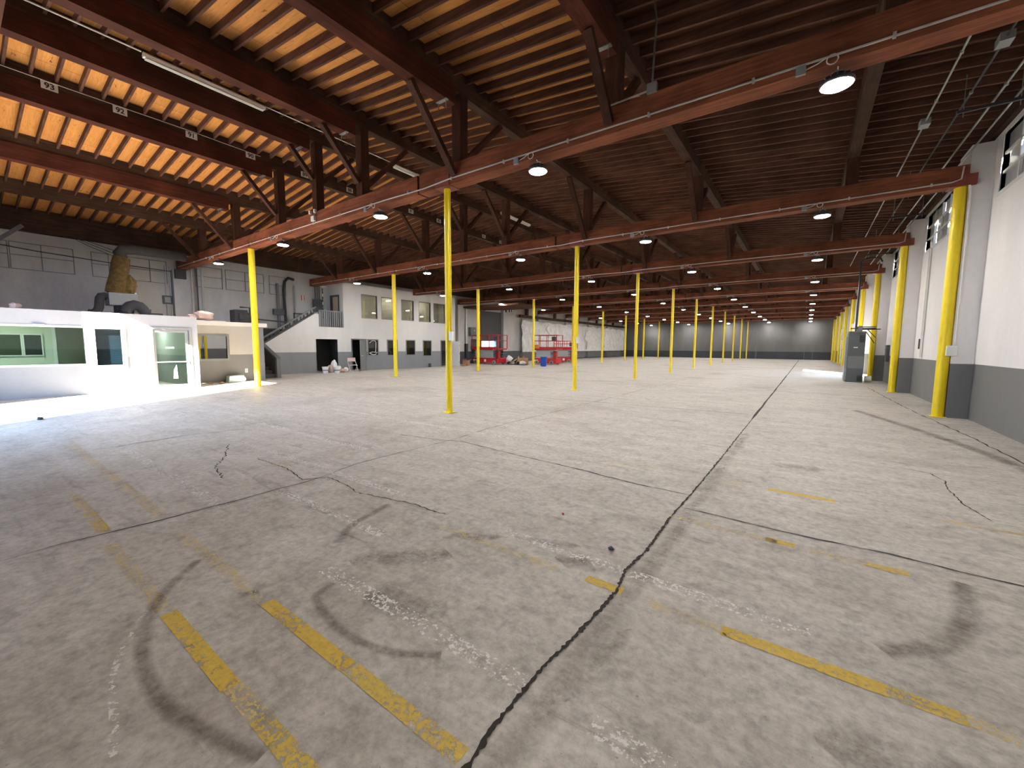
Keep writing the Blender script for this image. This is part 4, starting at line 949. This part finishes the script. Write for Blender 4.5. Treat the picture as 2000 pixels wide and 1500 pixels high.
# debris heap between the lifts
items = [('traffic_cone', None), ]
t = thing('traffic_cone', 'orange traffic cone with white band among the debris bags', 'cone', (-19.98, 27.80, .022))
MB().lathe([(.13, 0), (.03, .5)], 14).build('cone_body', M['orange'], t); MB().lathe([(.095, .17), (.07, .28)], 14).build('band', M['boxwhite'], t); MB().box(-.17, .17, -.17, .17, -.02, .0).build('base', M['orange'], t)
for n, (x, y, z, rx, ry, rz, mt, lab) in enumerate((
        (-19.95, 27.3, .35, .30, .3, .34, 'whitebag', 'tall white bag below the traffic cone in the debris heap'), (-19.42, 27.32, .24, .24, .22, .25, 'dkgrey', 'grey lumpy bag right of the tall white bag'),
        (-20.35, 27.25, .2, .2, .2, .2, 'whitebag', 'small white bag at the left end of the debris heap'), (-19.62, 26.84, .12, .24, .17, .12, 'blackbag', 'black bag on the floor before the tall white bag'),
        (-18.85, 26.86, .13, .26, .15, .13, 'blackbag', 'wide black bag in the middle of the debris heap'), (-18.35, 26.9, .15, .3, .2, .15, 'whitebag', 'cream bag at the right end of the debris heap'),
        (-19.22, 26.86, .10, .10, .15, .10, 'whitebag', 'flat white scrap bag at the front of the debris heap'))):
    tag(MB().lump(x, y, z, rx, ry, rz, 60+n).build('debris_bag', M[mt]), lab, 'bag', 'debris bags between the lifts')
t = thing('cardboard_box', 'torn open cardboard box on top of the debris heap', 'box', (-18.70, 27.46, .022)); MB().box(-.35, .35, -.25, .25, 0, .50).build('carton', M['card'], t)
MB().quad((-.35, -.25, .5), (-.15, -.25, .5), (-.25, -.25, .70)).quad((.35, -.25, .5), (.1, -.25, .5), (.25, -.28, .68)).build('flap', M['card'], t)
for n, (a, b, lab) in enumerate((((-19.3, 26.45, .05), (-19.12, 27.2, .44), 'leaning pale timber offcut left of the torn cardboard box'), ((-18.75, 26.52, .05), (-18.6, 26.6, .38), 'upright pale timber offcut in front of the torn cardboard box'), ((-18.3, 26.45, .06), (-17.85, 26.66, .16), 'low pale timber offcut at the right end of the heap'))):
    tag(MB().bar(a, b, .09, .05).build('timber_offcut', M['timber']), lab, 'timber', 'timber offcuts in the debris')
tag(MB().prism([(-20.2, 26.2), (-18.0, 26.2), (-17.6, 26.5), (-17.9, 26.9), (-20.0, 26.8)], 'Z', .002, .02).build('floor_sheet', M['dkgrey']), 'dark ground sheet under the debris heap', 'sheet')

# ------------------------------------------------------------------ grey equipment cabinet by the right wall
t = thing('equipment_cabinet', 'tall grey equipment cabinet standing by the right wall columns', 'cabinet', (1.42, 22.9, 0))
MB().box(0, .56, 0, .95, 0.0, 2.14).build('body', M['cab'], t, bevel=.012)
MB().box(.02, .54, -.012, -.001, .60, 1.12).build('access_panel', M['cab2'], t); MB().box(.02, .54, -.012, -.001, 1.14, 1.84).build('upper_panel', M['cab'], t); MB().box(.02, .54, -.012, -.001, .04, .58).build('lower_panel', M['cab'], t)
def vent(z0, z1, nm):
    v = MB()
    for k in range(6): v.box(.36, .52, -.03, -.012, z0+(z1-z0)*k/6, z0+(z1-z0)*(k+.6)/6)
    v.build(nm, M['black'], t)
vent(1.72, 2.02, 'vent'); vent(.06, .30, 'vent')
MB().box(.18, .32, -.02, -.013, 1.47, 1.51).build('name_plate', M['boxwhite'], t)
MB().box(0, .56, -.02, .96, 2.14, 2.18).build('top_cap', M['cab2'], t)
MB().box(-.07, -.002, .15, .9, .05, 1.95).build('side_casing', M['liftgrey'], t)
t = thing('vertical_conduit', 'dark conduit rising from the cabinet top to the roof pipes', 'conduit', (1.66, 23.3, 2.181))
MB().tube([(0, 0, 0), (0, 0, 2.95), (.06, 0, 3.05), (.3, 0, 3.1), (.6, 0, 3.08), (.68, 0, 2.9)], .035, 8).build('pipe', M['darkpipe'], t, smooth=True)
t = thing('pipe_rack', 'cluster of dark horizontal pipes just above the cabinet', 'pipes', (1.75, 23.5, 2.181))
MB().box(-.02, .0, .06, .14, 0, .2).build('stand', M['darkpipe'], t)
for z, a, b in ((.14, -.25, .6), (.20, -.1, .6), (.10, .0, .75)): MB().tube([(a, .1, z), (b, .1, z)], .022, 6).build('pipe', M['darkpipe'], t)
MB().tube([(.27, .1, .16), (.6, .1, -.25)], .018, 6).tube([(.28, .25, .02), (.6, .3, -.5)], .018, 6).build('diagonal_pipe', M['darkpipe'], t); MB().box(.0, .14, .02, .14, .0, .25).build('valve_block', M['boxgrey'], t)
t = thing('floor_canister', 'pale canister lying between the cabinet and the wall', 'canister', (2.18, 23.4, .12)); MB().tube([(-.1, 0, .02), (.12, 0, .02)], .13, 14).build('drum', M['boxwhite'], t, smooth=True)
tag(MB().box(2.70, 2.795, 23.2, 23.6, .9, 1.6).build('switch_box', M['dkgrey'], bevel=.01), 'dark narrow panel hung between the cabinet and the column', 'electrical box')
t = thing('wall_pipe_cover', 'slim white pipe cover with a dark handle on the right wall', 'pipe', (XR-.02, 17.2, 0))
MB().box(-.05, 0, -.05, .05, 1.2, 4.4).build('cover', M['boxwhite'], t); MB().box(-.08, -.05, -.03, .03, 1.45, 1.75).build('handle', M['dkgrey'], t)
# torn plastic at the far right
for n, (y, z) in enumerate(((33.5, 1.3), (34.6, 1.35), (45.6, 1.4))):
    mb = MB(); rr = random.Random(90+n)
    mb.tube([(2.45+rr.uniform(-.08,.08), y+.35*math.sin(k*1.7), .10+k*.42) for k in range(8)], .13, 7, .26)
    tag(mb.build('plastic_fold', M['whitebag'], smooth=True), 'torn white plastic hanging by the right wall, %s from the camera' % ORD[n], 'plastic sheet', 'torn plastic by the right wall')
# crumpled litter on the floor
for n, (x, y, s_, mt, lab) in enumerate(((-1.66, 3.08, .012, 'redmark', 'tiny red scrap on the floor left of the long crack'), (-12.0, 1.0, .05, 'dkgrey', 'small dark clump on the floor at the far left'), (-1.07, 2.73, .022, 'dkgrey', 'small dark flattened lump left of the long crack'))):
    tag(MB().lump(x, y, s_*.6, s_, s_, s_*.6, 80+n).build('litter', M[mt]), lab, 'litter')
# bollards of tape on cable: small bracket on nearest girder
t = thing('emergency_light', 'small white twin-head emergency lamp on the nearest girder', 'light', (-11.35, Y0-.17, 4.99))
MB().box(-.08, .08, -.05, .02, -.09, .05).build('body', M['boxwhite'], t, bevel=.01)
for s_ in (-1, 1): MB().cbox(s_*.12, -.03, .16, .06, .06, .09).build('lamp_head', M['boxwhite'], t)
MB().tube([(-.12, -.02, .12), (-.05, -.02, .04)], .01, 5).tube([(.12, -.02, .12), (.05, -.02, .04)], .01, 5).build('arm', M['galv'], t)
t = thing('drop_conduit', 'thin grey conduit dropping from the roof to a box on the nearest girder', 'conduit', (-2.05, Y0-.17, 5.19))
MB().cbox(0, 0, .02, .14, .06, .13).build('junction_box', M['boxgrey'], t); MB().tube([(0, 0, .08), (.03, 0, .9), (0, 0, 1.15)], .016, 6).build('pipe', M['galv'], t); MB().tube([(-.07, 0, .0), (-.75, 0, -.02)], .014, 6).build('side_pipe', M['conduit'], t)
